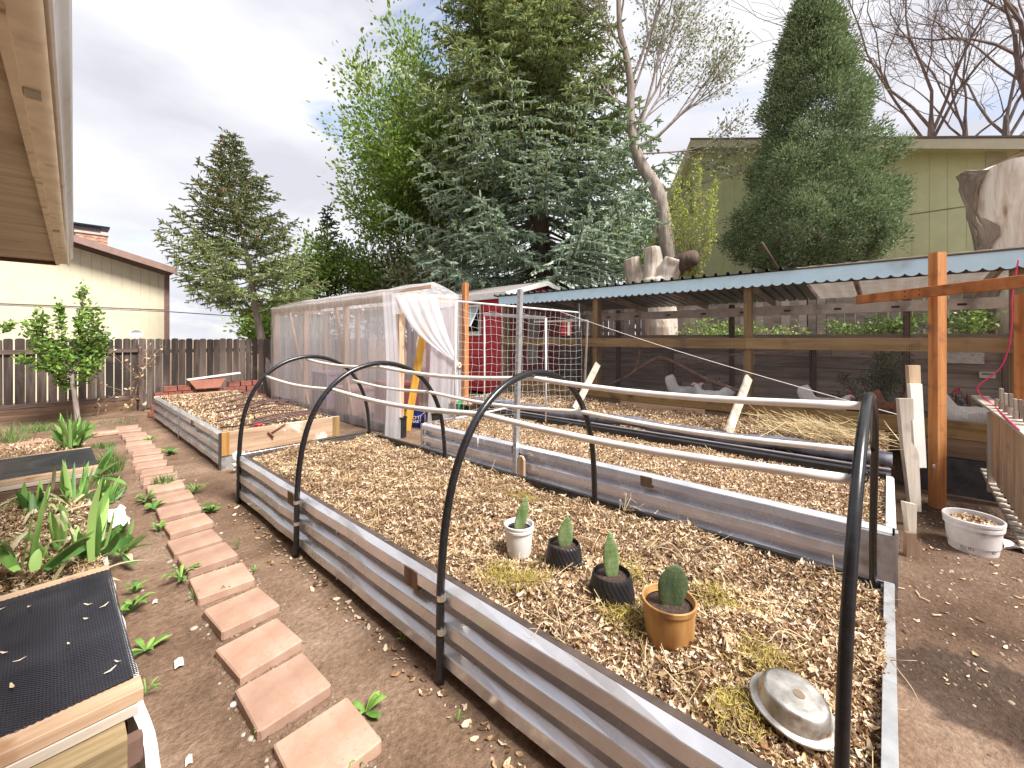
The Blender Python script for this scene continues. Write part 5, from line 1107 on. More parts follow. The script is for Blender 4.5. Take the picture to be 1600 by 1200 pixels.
iris('large iris with broad bright leaves at the centre of the wall planter', (135, 880), 2.75, [(120, 880, 106, 806, 0), (138, 880, 178, 756, .15), (148, 876, 168, 772, .15), (132, 878, 122, 830, -.1), (150, 872, 210, 840, .1), (160, 868, 190, 818, .1), (90, 860, 78, 800, .1), (95, 850, 90, 790, .2)],
     [(100, 830, 92, 812, .0), (118, 842, 100, 800, .1), (120, 850, 130, 815, 0), (108, 845, 75, 850, -.1)], .045, 3)
iris('iris with two broad outward leaning leaves at the left edge behind the near lid', (42, 895), 2.45, [(28, 893, -14, 835, -.1), (40, 893, 83, 768, .2), (50, 892, 75, 848, .1), (70, 890, 160, 838, .3), (22, 893, 5, 850, 0)],
     [(20, 880, -20, 850, -.2), (10, 870, 50, 830, .2)], .05, 4)
iris('iris fan standing at the planter edge between the farther lid and the torn plastic', (165, 790), 4.1, [(160, 790, 168, 735, 0), (166, 790, 188, 742, .1), (170, 788, 150, 745, 0), (172, 788, 196, 760, .1), (158, 792, 148, 752, -.1)], [(160, 795, 130, 788, -.1)], .045, 7)
iris('pale green iris fan at the left edge of the wall planter below the farther lid', (55, 815), 3.5, [(50, 815, 40, 752, 0), (56, 815, 62, 748, .1), (60, 813, 80, 760, .1), (48, 815, 22, 765, -.1), (64, 812, 98, 790, 0)], [(50, 818, 20, 815, -.1), (60, 818, 90, 822, 0)], .045, 9)
iris('dark leaved low iris leaning over the white edging', (192, 865), 2.95, [(185, 866, 188, 820, 0), (190, 862, 209, 810, .1), (192, 862, 240, 848, .1), (195, 865, 213, 882, -.1), (182, 868, 176, 832, .1), (196, 865, 204, 835, .05)], [(190, 868, 206, 880, -.1)], .036, 5)
# scattered dry and drooping iris leaves
b = MB(); rr = random.Random(8)
for k in range(34):
    x = rr.uniform(-.45, .2); y = rr.uniform(3.3, 5.6); a = rr.uniform(0, 6.28); l = rr.uniform(.15, .42); blade(b, (x, y, .18+rr.random()*.05), (x+l*math.cos(a), y+l*math.sin(a), .19+rr.random()*.05), rr.uniform(.014, .032), (0, 0, rr.uniform(.2, .7)), rr)
tag(obj('withered_leaves', b, driedm, smooth=True), 'tangle of withered straw coloured iris leaves in the wall planter', 'withered leaves', kind='stuff')
b = MB()
for k in range(12):
    x = rr.uniform(-.45, .2); y = rr.uniform(3.5, 5.5); a = rr.uniform(0, 6.28); l = rr.uniform(.2, .45); blade(b, (x, y, .18), (x+l*math.cos(a), y+l*math.sin(a), .20+rr.random()*.1), rr.uniform(.018, .034), (0, 0, rr.uniform(.3, .9)), rr)
tag(obj('low_iris_leaves', b, irism, smooth=True), 'drooping green iris leaves lying across the wall planter', 'iris leaves', kind='stuff')
def rosette(c, r_, n_, h_, seed, w=.28, M=None):
    if seed % 4 == 1: w = .42; n_ = max(6, n_-3)
    if seed % 4 == 3: w = .11; n_ = n_*2; h_ *= 1.5
    b = MB(); rr = random.Random(seed)
    for k in range(n_):
        a = k*2.4+rr.uniform(-.6, .6); l = r_*rr.uniform(.55, 1.1); u = Vector((math.cos(a), math.sin(a), 0)); hh = h_*rr.uniform(.3, 1.2)
        pts = [Vector(c)+u*l*s+Vector((0, 0, .004+hh*math.sin(s*2.2))) for s in (0, .25, .5, .75, 1)]
        b.ribbon(pts, [l*w*v for v in (.25, .7, 1, .85, .08)], u.cross(Vector((0, 0, 1))), .12)
    return b
WD = [(440, 1110, .035, 5, .02, 'tiny two leaved weed growing on the joint beside the paver nearest but one'), (572, 1115, .085, 8, .05, 'broad leaved weed right of the nearest full paver'), (228, 1018, .10, 10, .04, 'pale lobed weed on the soil right of the near lid'), (228, 1085, .06, 7, .03, 'small pale weed on the soil near the corner of the near lid'),
      (205, 955, .11, 14, .07, 'leafy weed against the white edging beside the near lid'), (212, 925, .07, 10, .05, 'grassy small weed above the leafy weed at the white edging'), (283, 905, .12, 14, .07, 'leafy rosette weed left of the paver path, largest on its left side'), (303, 935, .05, 7, .03, 'small weed just under the largest left rosette'), (353, 927, .05, 8, .05, 'little upright weed between two pavers in the near path'),
      (330, 800, .11, 13, .07, 'bright spiky weed at the right side of the paver path'), (247, 830, .09, 12, .06, 'bright weed touching the left end of a paver halfway along the path'), (371, 858, .04, 7, .05, 'tiny upright weed on the soil right of the path'), (397, 893, .05, 7, .03, 'small weed at the right corner of a near paver'), (265, 710, .13, 14, .08, 'bright green weed right of the far pavers'),
      (233, 690, .12, 12, .07, 'weed growing over the right end of a far paver'), (304, 770, .13, 14, .05, 'spreading weed right of the grass tuft on the path'), (227, 783, .12, 14, .08, 'weed left of the grass tuft on the path'), (240, 797, .10, 12, .06, 'yellow green weed at the left end of a middle paver'), (560, 1195, .05, 7, .04, 'small weed at the bottom edge beside the pavers'),
      (630, 1004, .04, 6, .03, 'small dark weed at the foot of the near bed'), (716, 1128, .03, 6, .03, 'tiny grass weed on the soil at the foot of the near bed'), (405, 1150, .035, 5, .03, 'small weed at the left corner of the second paver')]
for i, (x, y, r_, n_, h_, lb) in enumerate(WD):
    v = gz(x, y, .012); tag(obj('weed', rosette(v, r_, n_, h_, i, w=.26 if i % 3 else .2), weedm, smooth=True), lb, 'weed', 'weeds along the paver path')
def tuft(c, r_, h_, n_, seed):
    b = MB(); rr = random.Random(seed)
    for k in range(n_):
        a = rr.uniform(0, 6.28); q = rr.random()**.6*r_; p = Vector(c)+Vector((math.cos(a)*q, math.sin(a)*q, 0)); ln = rr.uniform(.3, 1)*h_; lx = rr.uniform(-.5, .5)*h_; ly = rr.uniform(-.5, .5)*h_
        sd = Vector((math.cos(a+1), math.sin(a+1), 0)); b.add([p-sd*.003, p+sd*.003, p+Vector((lx*.4, ly*.4, ln*.6))+sd*.002, p+Vector((lx*.4, ly*.4, ln*.6))-sd*.002, p+Vector((lx, ly, ln))], [(0, 1, 2, 3), (3, 2, 4)])
    return b
for i, (x, y, r_, h_, n_, z, lb) in enumerate([(256, 760, .10, .15, 260, 0, 'dark grass tuft growing over the pavers in mid path'), (168, 738, .13, .28, 420, .1, 'dark green grass clump beside the white edging'), (178, 770, .10, .12, 160, .02, 'dry yellow grass fringe at the planter edge'), (185, 660, .30, .06, 200, 0, 'patch of dark grass on the soil right of the far iris'),
                                              (60, 672, .35, .16, 420, 0, 'strip of dark grass before the fence left of the far iris'), (15, 690, .25, .35, 160, 0, 'tall thin grass at the far left edge'), (160, 700, .15, .10, 180, .05, 'leafy green clump right of the far iris')]):
    v = gz(x, y, z); tag(obj('grass_tuft', tuft(v, r_, h_, n_, i+50), grassm), lb, 'grass tuft', kind=None)

# ------------------------------------------------------------ own house eave on the left
ea = R(1.7); EU = Vector((math.sin(ea), math.cos(ea), 0)); EN = Vector((math.cos(ea), -math.sin(ea), 0))
def ep(p, t_, z): q = EN*p+EU*t_; return Vector((q.x, q.y, z))
def strip(b, p0, p1, z0, z1, t0, t1):
    vs = [ep(p, t_, z) for t_ in (t0, t1) for p, z in ((p0, z0), (p1, z0), (p1, z1), (p0, z1))]
    b.add(vs, [(0, 1, 2, 3), (7, 6, 5, 4), (0, 4, 5, 1), (1, 5, 6, 2), (2, 6, 7, 3), (3, 7, 4, 0)])
t = thing('own_house', 'tan eave, soffit and gutter of the house beside the camera at the upper left', 'house', tuple(ep(-.6, 1, 0)))
tanp = wood('tan_soffit_wood', (.46, .39, .30), (.60, .52, .41), (.72, .64, .52), 'x', 0, bump=.4, dirt=((.26, .18, .12), 2, .52, .75))
tan2 = plain('tan_paint', (.80, .71, .58), .6, var=.1, bump=.25, dirt=((.30, .19, .12), 5, .6, .8)); tan3 = plain('light_tan_paint', (.84, .73, .58), .6, var=.1, bump=.25, dirt=((.3, .2, .14), 9, .6, .75))
TE = 6.66
b = MB(); strip(b, -1.6, -.125, 2.42, 2.44, -5, TE); obj('soffit', b, tanp, t)
b = MB(); strip(b, -.140, -.115, 2.388, 2.42, -5, 3.1); strip(b, -.136, -.110, 2.386, 2.419, 3.11, TE+.015); obj('soffit_trim', b, tan3, t)
b = MB(); strip(b, -.115, -.050, 2.404, 2.56, -5, TE+.02); obj('fascia_board', b, tan2, t)
b = MB(); rows = [[ep(p, t_, z) for p, z in ((-.050, 2.388), (-.042, 2.386), (-.036, 2.392), (-.034, 2.43), (-.026, 2.455), (-.012, 2.475), (-.006, 2.50), (-.006, 2.515), (-.016, 2.515))] for t_ in (-5, -2, 0, 2, 3.4, 5, TE+.02)]
b.sheet(rows); obj('gutter', b, plain('gutter_paint', (.78, .72, .66), .28, var=.06, dirt=((.42, .33, .28), 6, .6, .8)), t, 'auto', solid=.002)
b = MB(); strip(b, -.012, -.0045, 2.516, 2.524, -5, TE+.02); obj('drip_edge', b, plain('maroon_edge', (.28, .05, .08), .5), t)
b = MB(); b.add([ep(-.11, -5, 2.57), ep(-.11, TE, 2.57), ep(-5, TE, 4.2), ep(-5, -5, 4.2)], [(0, 1, 2, 3)]); obj('roof', b, plain('roof_shingles', (.2, .16, .14), .95, scale=30, bump=.6), t, solid=.03)
b = MB(); strip(b, -5, -.58, 0, 2.42, -5, TE-.2); obj('wall', b, plain('house_wall', (.50, .38, .27), .8, bump=.4), t)
b = MB(); strip(b, -1.6, -.13, 2.38, 2.42, TE-.03, TE+.0); obj('end_board', b, plain('brown_end', (.13, .07, .045), .7), t)
b = MB(); strip(b, -.62, -.555, .02, 2.3, TE-.199, TE-.13); obj('corner_trim', b, white_paint, t)
for k_, (tt_) in enumerate((2.05, 4.6)):
    b = MB(); strip(b, -.112, -.075, 2.396, 2.403, tt_, tt_+.07); obj('gutter_strap', b, plain('strap_grey', (.42, .38, .33), .5) if not k_ else bpy.data.materials['strap_grey'], t)

fencem = wood('dark_fence_boards', (.022, .015, .013), (.06, .042, .035), (.135, .10, .085), 'z', .5, dirt=((.17, .13, .11), 3, .60, .9))
# ------------------------------------------------------------ fences
def picket_fence(lb, A, Bp, z0, z1, pw_, gap, M, rails, posts, back=False, dog=True, kick=None, name='board_fence', zv=.03):
    A = Vector(A); Bp = Vector(Bp); u = (Bp-A).normalized(); L_ = (Bp-A).length; nrm = u.cross(Vector((0, 0, 1)))
    t = thing(name, lb, 'fence', tuple(A.lerp(Bp, .5)))
    b = MB(); s = 0; rr = random.Random(3)
    while s < L_-pw_:
        w_ = pw_*rr.uniform(.93, 1.03); zt = z1+rr.uniform(-zv, zv); lean = rr.uniform(-.006, .006); th = .018; c = w_*.22
        o_ = nrm*rr.uniform(-.004, .004)
        pl = [(s, z0), (s+w_, z0), (s+w_+lean, zt-c), (s+w_-c*.5+lean, zt-c*.25), (s+w_/2+lean, zt), (s+c*.5+lean, zt-c*.25), (s+lean, zt-c)]
        b.extrude([A+u*q+Vector((0, 0, z))+o_ for q, z in pl], nrm*th); s += w_+gap*rr.uniform(.4, 1.9)
    obj('pickets', b, M, t)
    for (sa, sb, z, side) in rails:
        o_ = nrm*(.040 if side < 0 else -.022); b = MB(); b.beam(A+u*sa+o_+Vector((0, 0, z)), A+u*sb+o_+Vector((0, 0, z-.0)), .04, .085); obj('rail', b, OLD['darkx'] if abs(u.x) > .5 else OLD['darky'], t)
    for s_ in posts:
        o_ = nrm*.066; b = MB(); p = A+u*s_+o_; b.box(p.x-.045, p.x+.045, p.y-.045, p.y+.045, z0-.1, z1-.12); obj('post', b, OLD['darkz'], t)
    if kick:
        sa, sb, za, zb_ = kick; o_ = nrm*.038; b = MB(); b.beam(A+u*sa+o_+Vector((0, 0, (za+zb_)/2)), A+u*sb+o_+Vector((0, 0, (za+zb_)/2)), .03, zb_-za); obj('kick_board', b, OLD['brownx'], t)
    return t
picket_fence('weathered dark brown board fence across the back of the yard on the left', (-9, 12.25, 0), (6.9, 12.25, 0), .05, 1.58, .125, .012, fencem, [(3, 10.35, 1.33, -1), (3, 10.35, .30, -1), (10.5, 15.8, 1.3, 1)], [10.38, 7.9, 5.4], kick=(3, 10.3, .0, .27), zv=.015)
picket_fence('weathered grey brown board fence behind the chicken run', (9.9, 8.6, 1.3), (9.9, -5, 1.3), .0, 1.45, .135, .014, inwood, [(0, 13.5, .5, 1), (0, 13.5, 1.1, 1)], [], zv=.03)
picket_fence('old yellowish slat fence glimpsed between the spruce trunk and the greenhouse', (4.3, 12.12, 0), (6.9, 12.12, 0), .0, .95, .6, .05, OLD['treatx'], [], [], dog=False, name='slat_fence')

# ------------------------------------------------------------ neighbouring houses
def siding(b, A, u, nrm, L_, zbot, ztop, pitch=.2, gr=.012):
    """vertical-groove siding: real grooves; zbot/ztop are functions of distance along the wall"""
    s = 0; prev = None; rows = []
    A = Vector(A); u = Vector(u); nrm = Vector(nrm)
    while s < L_:
        for q, o_ in ((s, 0), (s+pitch-gr, 0), (s+pitch-gr, -.012), (s+pitch, -.012)):
            q = min(q, L_); rows.append([A+u*q+nrm*o_+Vector((0, 0, zbot(q))), A+u*q+nrm*o_+Vector((0, 0, ztop(q)))])
        s += pitch
    b.sheet(rows)
creamm = plain('cream_siding', (.64, .58, .43), .8, var=.05, scale=3, bump=.1)
t = thing('neighbour_house', 'cream sided neighbouring house with brown rake and brick chimney beyond the back fence', 'house', (-2, 16, 0))
HYP = 16.0; pr_ = gY(258, 433, HYP); pl_ = gY(115, 389, HYP); sl = (pl_.z-pr_.z)/(pl_.x-pr_.x)
L_ = pr_.x+9; b = MB(); siding(b, (-9, HYP, 0), (1, 0, 0), (0, -1, 0), L_, lambda q: 0, lambda q: pr_.z+sl*(-9+q-pr_.x)+.05, .20); obj('wall', b, creamm, t)
seam = gY(120, 478, HYP).z
b = MB(); b.box(-9, pr_.x, HYP-.02, HYP-.003, seam-.012, seam+.012); obj('seam_flashing', b, plain('cream_trim', (.50, .42, .30), .7), t)
b = MB(); b.box(pr_.x-.02, pr_.x+.10, HYP-.03, HYP+.10, 0, pr_.z+.1); obj('corner_trim', b, plain('brown_trim', (.22, .13, .11), .7), t)
b = MB(); xe = pr_.x+.22
def rk(x, dz): return (x, HYP-.45, pr_.z+sl*(x-pr_.x)+dz)
b.extrude([rk(xe, .12), rk(-9, .12), rk(-9, .30), rk(xe, .30)], (0, .05, 0)); obj('rake_board', b, plain('pinkish_brown_fascia', (.27, .175, .145), .6), t)
b = MB(); b.extrude([rk(xe, .20), rk(-9, .20), rk(-9, .24), rk(xe, .24)], (0, 8, 0)); b.V = [(x, y+.05, z) for x, y, z in b.V]; obj('roof', b, plain('brown_shingles', (.16, .12, .11), .95, scale=20, bump=.5), t)
c0 = gY(118, 378, 18); c1 = gY(168, 378, 18); ch = thing_ = None
b = MB(); b.box(c0.x, c1.x, 18, 18.9, 3.5, gY(150, 366, 18).z); cm = pmat('chimney_brick', [(.35, (.28, .12, .08)), (.5, (.42, .22, .15)), (.62, (.55, .42, .33))], scale=7, stretch=(1, 1, 3), rough=.9, bump=.6)
chm = obj('chimney', b, cm, t)
b = MB(); zz = gY(150, 366, 18).z
for i in range(9): b.box(c0.x-.004, c1.x+.004, 17.992, 17.998, zz-.1-i*.1, zz-.092-i*.1, 0)
b.box(c0.x-.03, c1.x+.03, 17.97, 18.93, zz-.01, zz+.05); obj('mortar', b, plain('mortar', (.5, .42, .36), .9), chm)
b = MB(); b.box(c0.x-.1, c0.x+.55, 18.2, 18.7, zz+.055, zz+.24); obj('flue', b, plain('flue_grey', (.14, .12, .13), .6, .5), chm)
b = MB(); b.box(c0.x-.3, c0.x+.75, 18.1, 18.8, zz+.245, zz+.30); obj('flue_cap', b, plain('cap_black', (.02, .02, .025), .4, .6), chm)
for (x, y, lb) in ((166, 524, 'grey satellite dish showing above the fence, left of the other'), (212, 522, 'pale domed satellite dish showing above the fence, right of the other')):
    v = gY(x, y, 13.4); t = thing('satellite_dish', lb, 'satellite dish', (v.x, v.y, 1.2), R(20))
    b = MB(); b.lathe([(.001, 0), (.07, .008), (.12, .022), (.15, .04)], (0, 0, 0), 24, sy=.7); b.V = [(x_, -z_, y_) for x_, y_, z_ in b.V]; b.V = [(x_, y_, z_+v.z-1.2) for x_, y_, z_ in b.V]
    obj('dish', b, pvc, t, True, local=True, solid=.006)
    b = MB(); b.tube([(0, .03, 0), (0, .03, v.z-1.2)], .015, 6); b.tube([(0, 0, v.z-1.35), (0, -.22, v.z-1.28)], .01, 6); obj('mast', b, galv_dull, t, local=True)
# power line
tag(obj('cable', MB().tube([Vector((-6, 14.6, 2.32+.0)), Vector((-1, 14.6, 2.33)), Vector((2.3, 14.7, 2.32)), Vector((8, 15, 2.1))], .012, 5), black_pl), 'thin dark cable crossing in front of the cream house wall', 'cable')

greenm = plain('green_siding', (.63, .64, .38), .8, var=.05, scale=3, bump=.1); creamt = plain('pale_trim', (.58, .52, .38), .7, var=.05)
t = thing('neighbour_house', 'large olive green sided house with pale trim behind the chicken run', 'house', (14, 1, 1))
XW, XO = 14.0, 13.5
PK = gX(1079, 218, XO); ER = gX(1600, 216, XO); slr = (PK.z-ER.z)/(PK.y-ER.y); EY = ER.y-.5
LK = gX(1021, 356, XO)
sll = (PK.z-LK.z)/(LK.y-PK.y)
ZL = LK.y+.35
def ztop(y): return PK.z-.16-slr*(PK.y-y) if y <= PK.y else PK.z-.16-sll*(y-PK.y)
cr = gX(1540, 300, XW).y
def siding_top(q): return ztop(cr+q)
b = MB(); siding(b, (XW, cr, 0), (0, 1, 0), (-1, 0, 0), PK.y-cr, lambda q: .8, siding_top, .30, .016)
siding(b, (XW, PK.y, 0), (0, 1, 0), (-1, 0, 0), ZL-.1-PK.y, lambda q: .8, lambda q: ztop(PK.y+q), .30, .016); obj('wall', b, greenm, t)
obj('corner_trim', MB().box(XW-.035, XW+.1, cr-.30, cr, .8, ztop(cr)+.05), creamt, t); z1_ = gX(1130, 276, XW).z; b = MB(); b.box(XW-.03, XW-.002, cr+3.7, ZL-.15, z1_-.05, z1_+.06); obj('trim', b, creamt, t)
zz = gX(1450, 331, XW).z; b = MB(); b.box(XW-.012, XW-.001, cr, PK.y+.9, zz-.012, zz+.012); obj('seam_flashing', b, plain('green_seam', (.22, .23, .10), .7), t)
b = MB(); b.extrude([(XO, PK.y, PK.z), (XO, EY, PK.z-slr*(PK.y-EY)), (XO, EY, PK.z-slr*(PK.y-EY)-.22), (XO, PK.y, PK.z-.24)], (.04, 0, 0)); b.extrude([(XO, PK.y+.001, PK.z), (XO, PK.y+.001, PK.z-.24), (XO, ZL-.10, PK.z-sll*(ZL-PK.y)), (XO, ZL, PK.z-sll*(ZL-PK.y))], (.04, 0, 0)); obj('rake_board', b, creamt, t)
b = MB(); b.extrude([(XO+.042, PK.y, PK.z-.02), (XO+.042, EY, PK.z-slr*(PK.y-EY)-.02), (XO+.042, EY, PK.z-slr*(PK.y-EY)-.14), (XO+.042, PK.y, PK.z-.14)], (9, 0, 0)); b.extrude([(XO+.042, PK.y+.002, PK.z-.02), (XO+.042, PK.y+.002, PK.z-.3), (XO+.042, ZL-.12, PK.z-sll*(ZL-PK.y)), (XO+.042, ZL, PK.z-sll*(ZL-PK.y))], (9, 0, 0)); obj('roof', b, greenm, t)
b = MB(); b.extrude([(XO-.02, PK.y+.01, PK.z+.05), (XO-.02, EY-.02, PK.z-slr*(PK.y-EY)+.05), (XO-.02, EY-.02, PK.z-slr*(PK.y-EY)+.005), (XO-.02, PK.y+.01, PK.z+.005)], (9.1, 0, 0)); obj('shingles', b, bpy.data.materials['brown_shingles'], t)
dp = [gX(1600, 236, 13.7), gX(1570, 252, 13.8), gX(1552, 262, 13.85), gX(1549, 300, 13.88), gX(1549, 400, 13.88)]
obj('downspout', MB().tube(dp, .05, 8), creamt, t, True)
# ------------------------------------------------------------ trees
def folmat(name, lo, mid, hi, island=.5, sc=1.2, trans=.15, zmix=None):
    m = pmat(name, [(.28, lo), (.5, mid), (.74, hi)], scale=sc, rough=.65, bump=0, island=island, trans=trans)
    return m
def bark(name, a, c, sc=6): return pmat(name, [(.3, a), (.7, c)], scale=sc, stretch=(1, 1, .25), rough=.95, bump=.9, bscale=18, bdist=.03, detail=8)
bark_sp = bark('spruce_bark', (.06, .04, .03), (.17, .12, .09)); bark_bare = bark('bare_bark', (.10, .075, .065), (.22, .17, .155)); bark_dec = bark('grey_brown_bark', (.17, .135, .115), (.40, .34, .30), 9)
def dirsoup(P, D, ln, wd, cross=True, curl=.1, narrow=.3, jit=.0):
    """leaves / shoots lying along directions D"""
    D = D/np.linalg.norm(D, axis=1)[:, None]; n = len(P); az = np.arctan2(D[:, 1], D[:, 0]); pitch = -np.arcsin(np.clip(D[:, 2], -1, 1)); roll = U(-1.5, 1.5, n)
    Pc = P+D*ln[:, None]*.45
    a = leafsoup(Pc, ln, wd, az, pitch, roll, curl, narrow)
    if not cross: return a
    return join([a, leafsoup(Pc, ln, wd, az, pitch, roll+1.57, curl, narrow)])
def spruce(lb, base, ctr, H, zlow, Rf, n1, seed, mats, shoot=(.15, .042), step2=.16, step3=.075, slope=(.55, -.3), droop=.35, rt=.2, hang=.25, cones=0, dead=None, namek='spruce_tree'):
    rr = random.Random(seed); t = thing(namek, lb, 'tree', tuple(base)); trunk = MB(); brs = MB()
    zz = [base.z+(H-base.z)*i/14 for i in range(15)]; trunk.tube([ctr(z) for z in zz], [max(.012, rt*(1-(i/14)**1.0)) for i in range(15)], 10)
    obj('trunk', trunk, mats[1], t, True)
    PS, DS, LS, WS = [], [], [], []; PC = []
    for i in range(n1):
        f = (i+rr.random())/n1; f = f**.85; z0 = zlow+(H-zlow)*f*.985; az = i*2.39996+rr.uniform(-.35, .35); L_ = Rf(z0, az)*rr.uniform(.66, 1.06)
        if L_ < .08: L_ = .08
        out = Vector((math.cos(az), math.sin(az), 0)); sd = Vector((-out.y, out.x, 0)); a = slope[1]+(slope[0]-slope[1])*f**1.3+rr.uniform(-.08, .08); c = .18*(1-f); o = ctr(z0)
        def pp(s): return o+out*(L_*s)+Vector((0, 0, L_*(a*s-.12*math.sin(math.pi*s)*(1-f)+c*s*s)))
        brs.tube([pp(s) for s in (0, .25, .5, .75, 1)], [max(.006, .011*L_*(1-.85*s)) for s in (0, .25, .5, .75, 1)], 5)
        s = .12+.1*rr.random(); side = 1; fine = max(.04, step2/L_)
        while s < 1.0:
            p = pp(s); l2 = (.15+.42*L_*(1-s)**.8*(.5+s))*rr.uniform(.7, 1.2) if s < .97 else .12
            l2 = min(l2, 1.0); ang = rr.uniform(.7, 1.15); d2 = out*math.cos(ang)+sd*(side*math.sin(ang))+Vector((0, 0, a*.5+rr.uniform(-.1, .15)))
            q_end = None; m_ = max(2, int(l2/step3))
            if l2 > .25: brs.tube([p, p+d2*l2*.5+Vector((0, 0, -droop*l2*.25)), p+d2*l2+Vector((0, 0, -droop*l2))], [.005, .004, .002], 3, False)
            for k in range(m_+1):
                u = (k+rr.random()*.8)/(m_+1); q = p+d2*(l2*u)+Vector((0, 0, -droop*l2*u*u)); sg = 1 if k % 2 else -1
                lat = Vector((-d2.y, d2.x, 0))*sg*rr.uniform(.3, .9); dn = -rr.random()*hang*2 if rr.random() < .6 else rr.uniform(0, .3)
                D = d2*.9+lat+Vector((0, 0, dn-droop*u)); PS.append(q); DS.append(D); LS.append(shoot[0]*rr.uniform(.6, 1.25)); WS.append(shoot[1]*rr.uniform(.7, 1.2))
                if rr.random() < hang: PS.append(q); DS.append(Vector((rr.uniform(-.2, .2), rr.uniform(-.2, .2), -1))); LS.append(shoot[0]*rr.uniform(.7, 1.3)); WS.append(shoot[1]*.7)
            if s > .3:
                for _ in range(2): PS.append(p+Vector((0, 0, rr.uniform(-.02, .04)))); DS.append(out*.6+sd*rr.uniform(-.8, .8)+Vector((0, 0, rr.uniform(-.1, .7)))); LS.append(shoot[0]); WS.append(shoot[1])
                PS.append(p); DS.append(pp(min(1, s+.02))-p+Vector((0, 0, .01+rr.uniform(0, .01)))); LS.append(shoot[0]*1.1); WS.append(shoot[1])
            if cones and f > .35 and rr.random() < cones: PC.append((p+d2*l2*rr.random()))
            s += fine*rr.uniform(.6, 1.3); side = -side
        PS.append(pp(1)); DS.append(pp(1)-pp(.95)); LS.append(shoot[0]*1.2); WS.append(shoot[1])
    obj('branches', brs, mats[1], t)
    P = np.array([tuple(v) for v in PS]); D = np.array([tuple(v) for v in DS]); D += rng.normal(0, .05, D.shape)
    zn = (P[:, 2]-zlow)/(H-zlow); ln = np.array(LS); wd = np.array(WS)
    if len(mats) > 2:
        pick = (zn+rng.normal(0, .09, len(P))) < mats[3]
        obj('crown', dirsoup(P[~pick], D[~pick], ln[~pick], wd[~pick]), mats[0], t); obj('crown', dirsoup(P[pick], D[pick], ln[pick], wd[pick]), mats[2], t)
    else: obj('crown', dirsoup(P, D, ln, wd), mats[0], t)
    if PC:
        Pq = np.array([tuple(v) for v in PC]); n = len(Pq)
        co_ = obj('cones', dirsoup(Pq, np.tile([0, 0, -1.], (n, 1))+rng.normal(0, .15, (n, 3)), U(.07, .12, n), U(.03, .04, n), narrow=.6), plain('cone_brown', (.30, .15, .06), .8, var=.3), t); co_['kind'] = 'stuff'
    print(lb[:30], len(P)); return t
blueg = folmat('blue_spruce_needles', (.15, .22, .14), (.33, .43, .31), (.56, .66, .52), .6, 1.2, .3)
midg = folmat('green_spruce_needles', (.12, .18, .06), (.26, .33, .12), (.46, .50, .22), .6, 1.2, .3)
olig = folmat('olive_spruce_needles', (.06, .09, .035), (.13, .17, .06), (.27, .28, .11), .6, 1.2, .2)
darkg = folmat('dark_spruce_needles', (.045, .065, .035), (.09, .12, .06), (.18, .2, .10), .6)
# big spruce behind the shed
b0 = gD(862, 470, 13.2); b0.z = .9; top = gD(800, 0, 13.2)
def c1_(z): s = (z-.9)/18; return Vector((b0.x+(-1.5*CS)*s, b0.y+(1.5*SN)*s, z))
def R1(z, az):
    pts = [(2.6, 4.2), (4.2, 4.9), (6.5, 4.5), (9, 3.5), (12.5, 2.3), (15, .9), (16.5, .1)]
    for (za, ra_), (zb_, rb_) in zip(pts[:-1], pts[1:]):
        if z <= zb_: return ra_+(rb_-ra_)*max(0, (z-za)/(zb_-za))
    return .15
spruce('huge blue green spruce towering behind the red shed and the chicken run', b0, c1_, 16.6, 3.1, R1, 250, 1, (midg, bark_sp, blueg, .30), shoot=(.155, .056), step2=.085, step3=.052, slope=(.36, -.16), droop=.26, rt=.34, hang=.22, cones=.12)
# left leaning spruce
TP = [(0, 428, 11.2), (1.95, 404, 11.1), (3.6, 388, 11.0), (5.2, 367, 11.0), (7.05, 357, 11.0)]
def c2_(z):
    z = max(0, z)
    for (za, xa, da), (zb_, xb, db) in zip(TP[:-1], TP[1:]):
        if z <= zb_ or zb_ > 7:
            s = (z-za)/(zb_-za); x = xa+(xb-xa)*s; d = da+(db-da)*s; v = gD(x, 528, d); return Vector((v.x, v.y, z))
def R2(z, az):
    pts = [(2.2, 1.5), (2.9, 2.0), (3.8, 1.6), (4.9, 1.15), (5.8, .62), (6.5, .3), (7.1, .1)]
    for (za, ra_), (zb_, rb_) in zip(pts[:-1], pts[1:]):
        if z <= zb_: return (ra_+(rb_-ra_)*max(0, (z-za)/(zb_-za)))*(1+.12*math.sin(az*2))
    return .1
spruce('slender dark spruce with a leaning trunk growing by the back fence on the left', c2_(0), c2_, 6.95, 2.3, R2, 118, 5, (olig, bark_dec, midg, .35), shoot=(.11, .036), step2=.085, step3=.048, slope=(.75, -.05), droop=.22, rt=.13, hang=.22, cones=.14)
b2 = gD(512, 470, 16); b2.z = 0
spruce('small dark spruce beyond the fence, right of the leaning spruce', b2, lambda z: Vector((b2.x, b2.y, z)), 6.7, 1.6, lambda z, a: max(.1, 1.35*(6.75-z)/4.5*(1 if z > 2.6 else .9)), 56, 9, (darkg, bark_sp), shoot=(.18, .07), step2=.15, step3=.10, slope=(.6, .05), droop=.2, rt=.1, hang=.2)
b3 = gD(470, 470, 15); b3.z = 0
spruce('low dark spruce top hidden behind the greenhouse roof', b3, lambda z: Vector((b3.x, b3.y, z)), 4.4, 1.2, lambda z, a: max(.1, 1.3*(4.5-z)/2.6), 44, 12, (olig, bark_sp), shoot=(.18, .07), step2=.16, step3=.11, slope=(.5, .0), droop=.2, rt=.1, hang=.2)
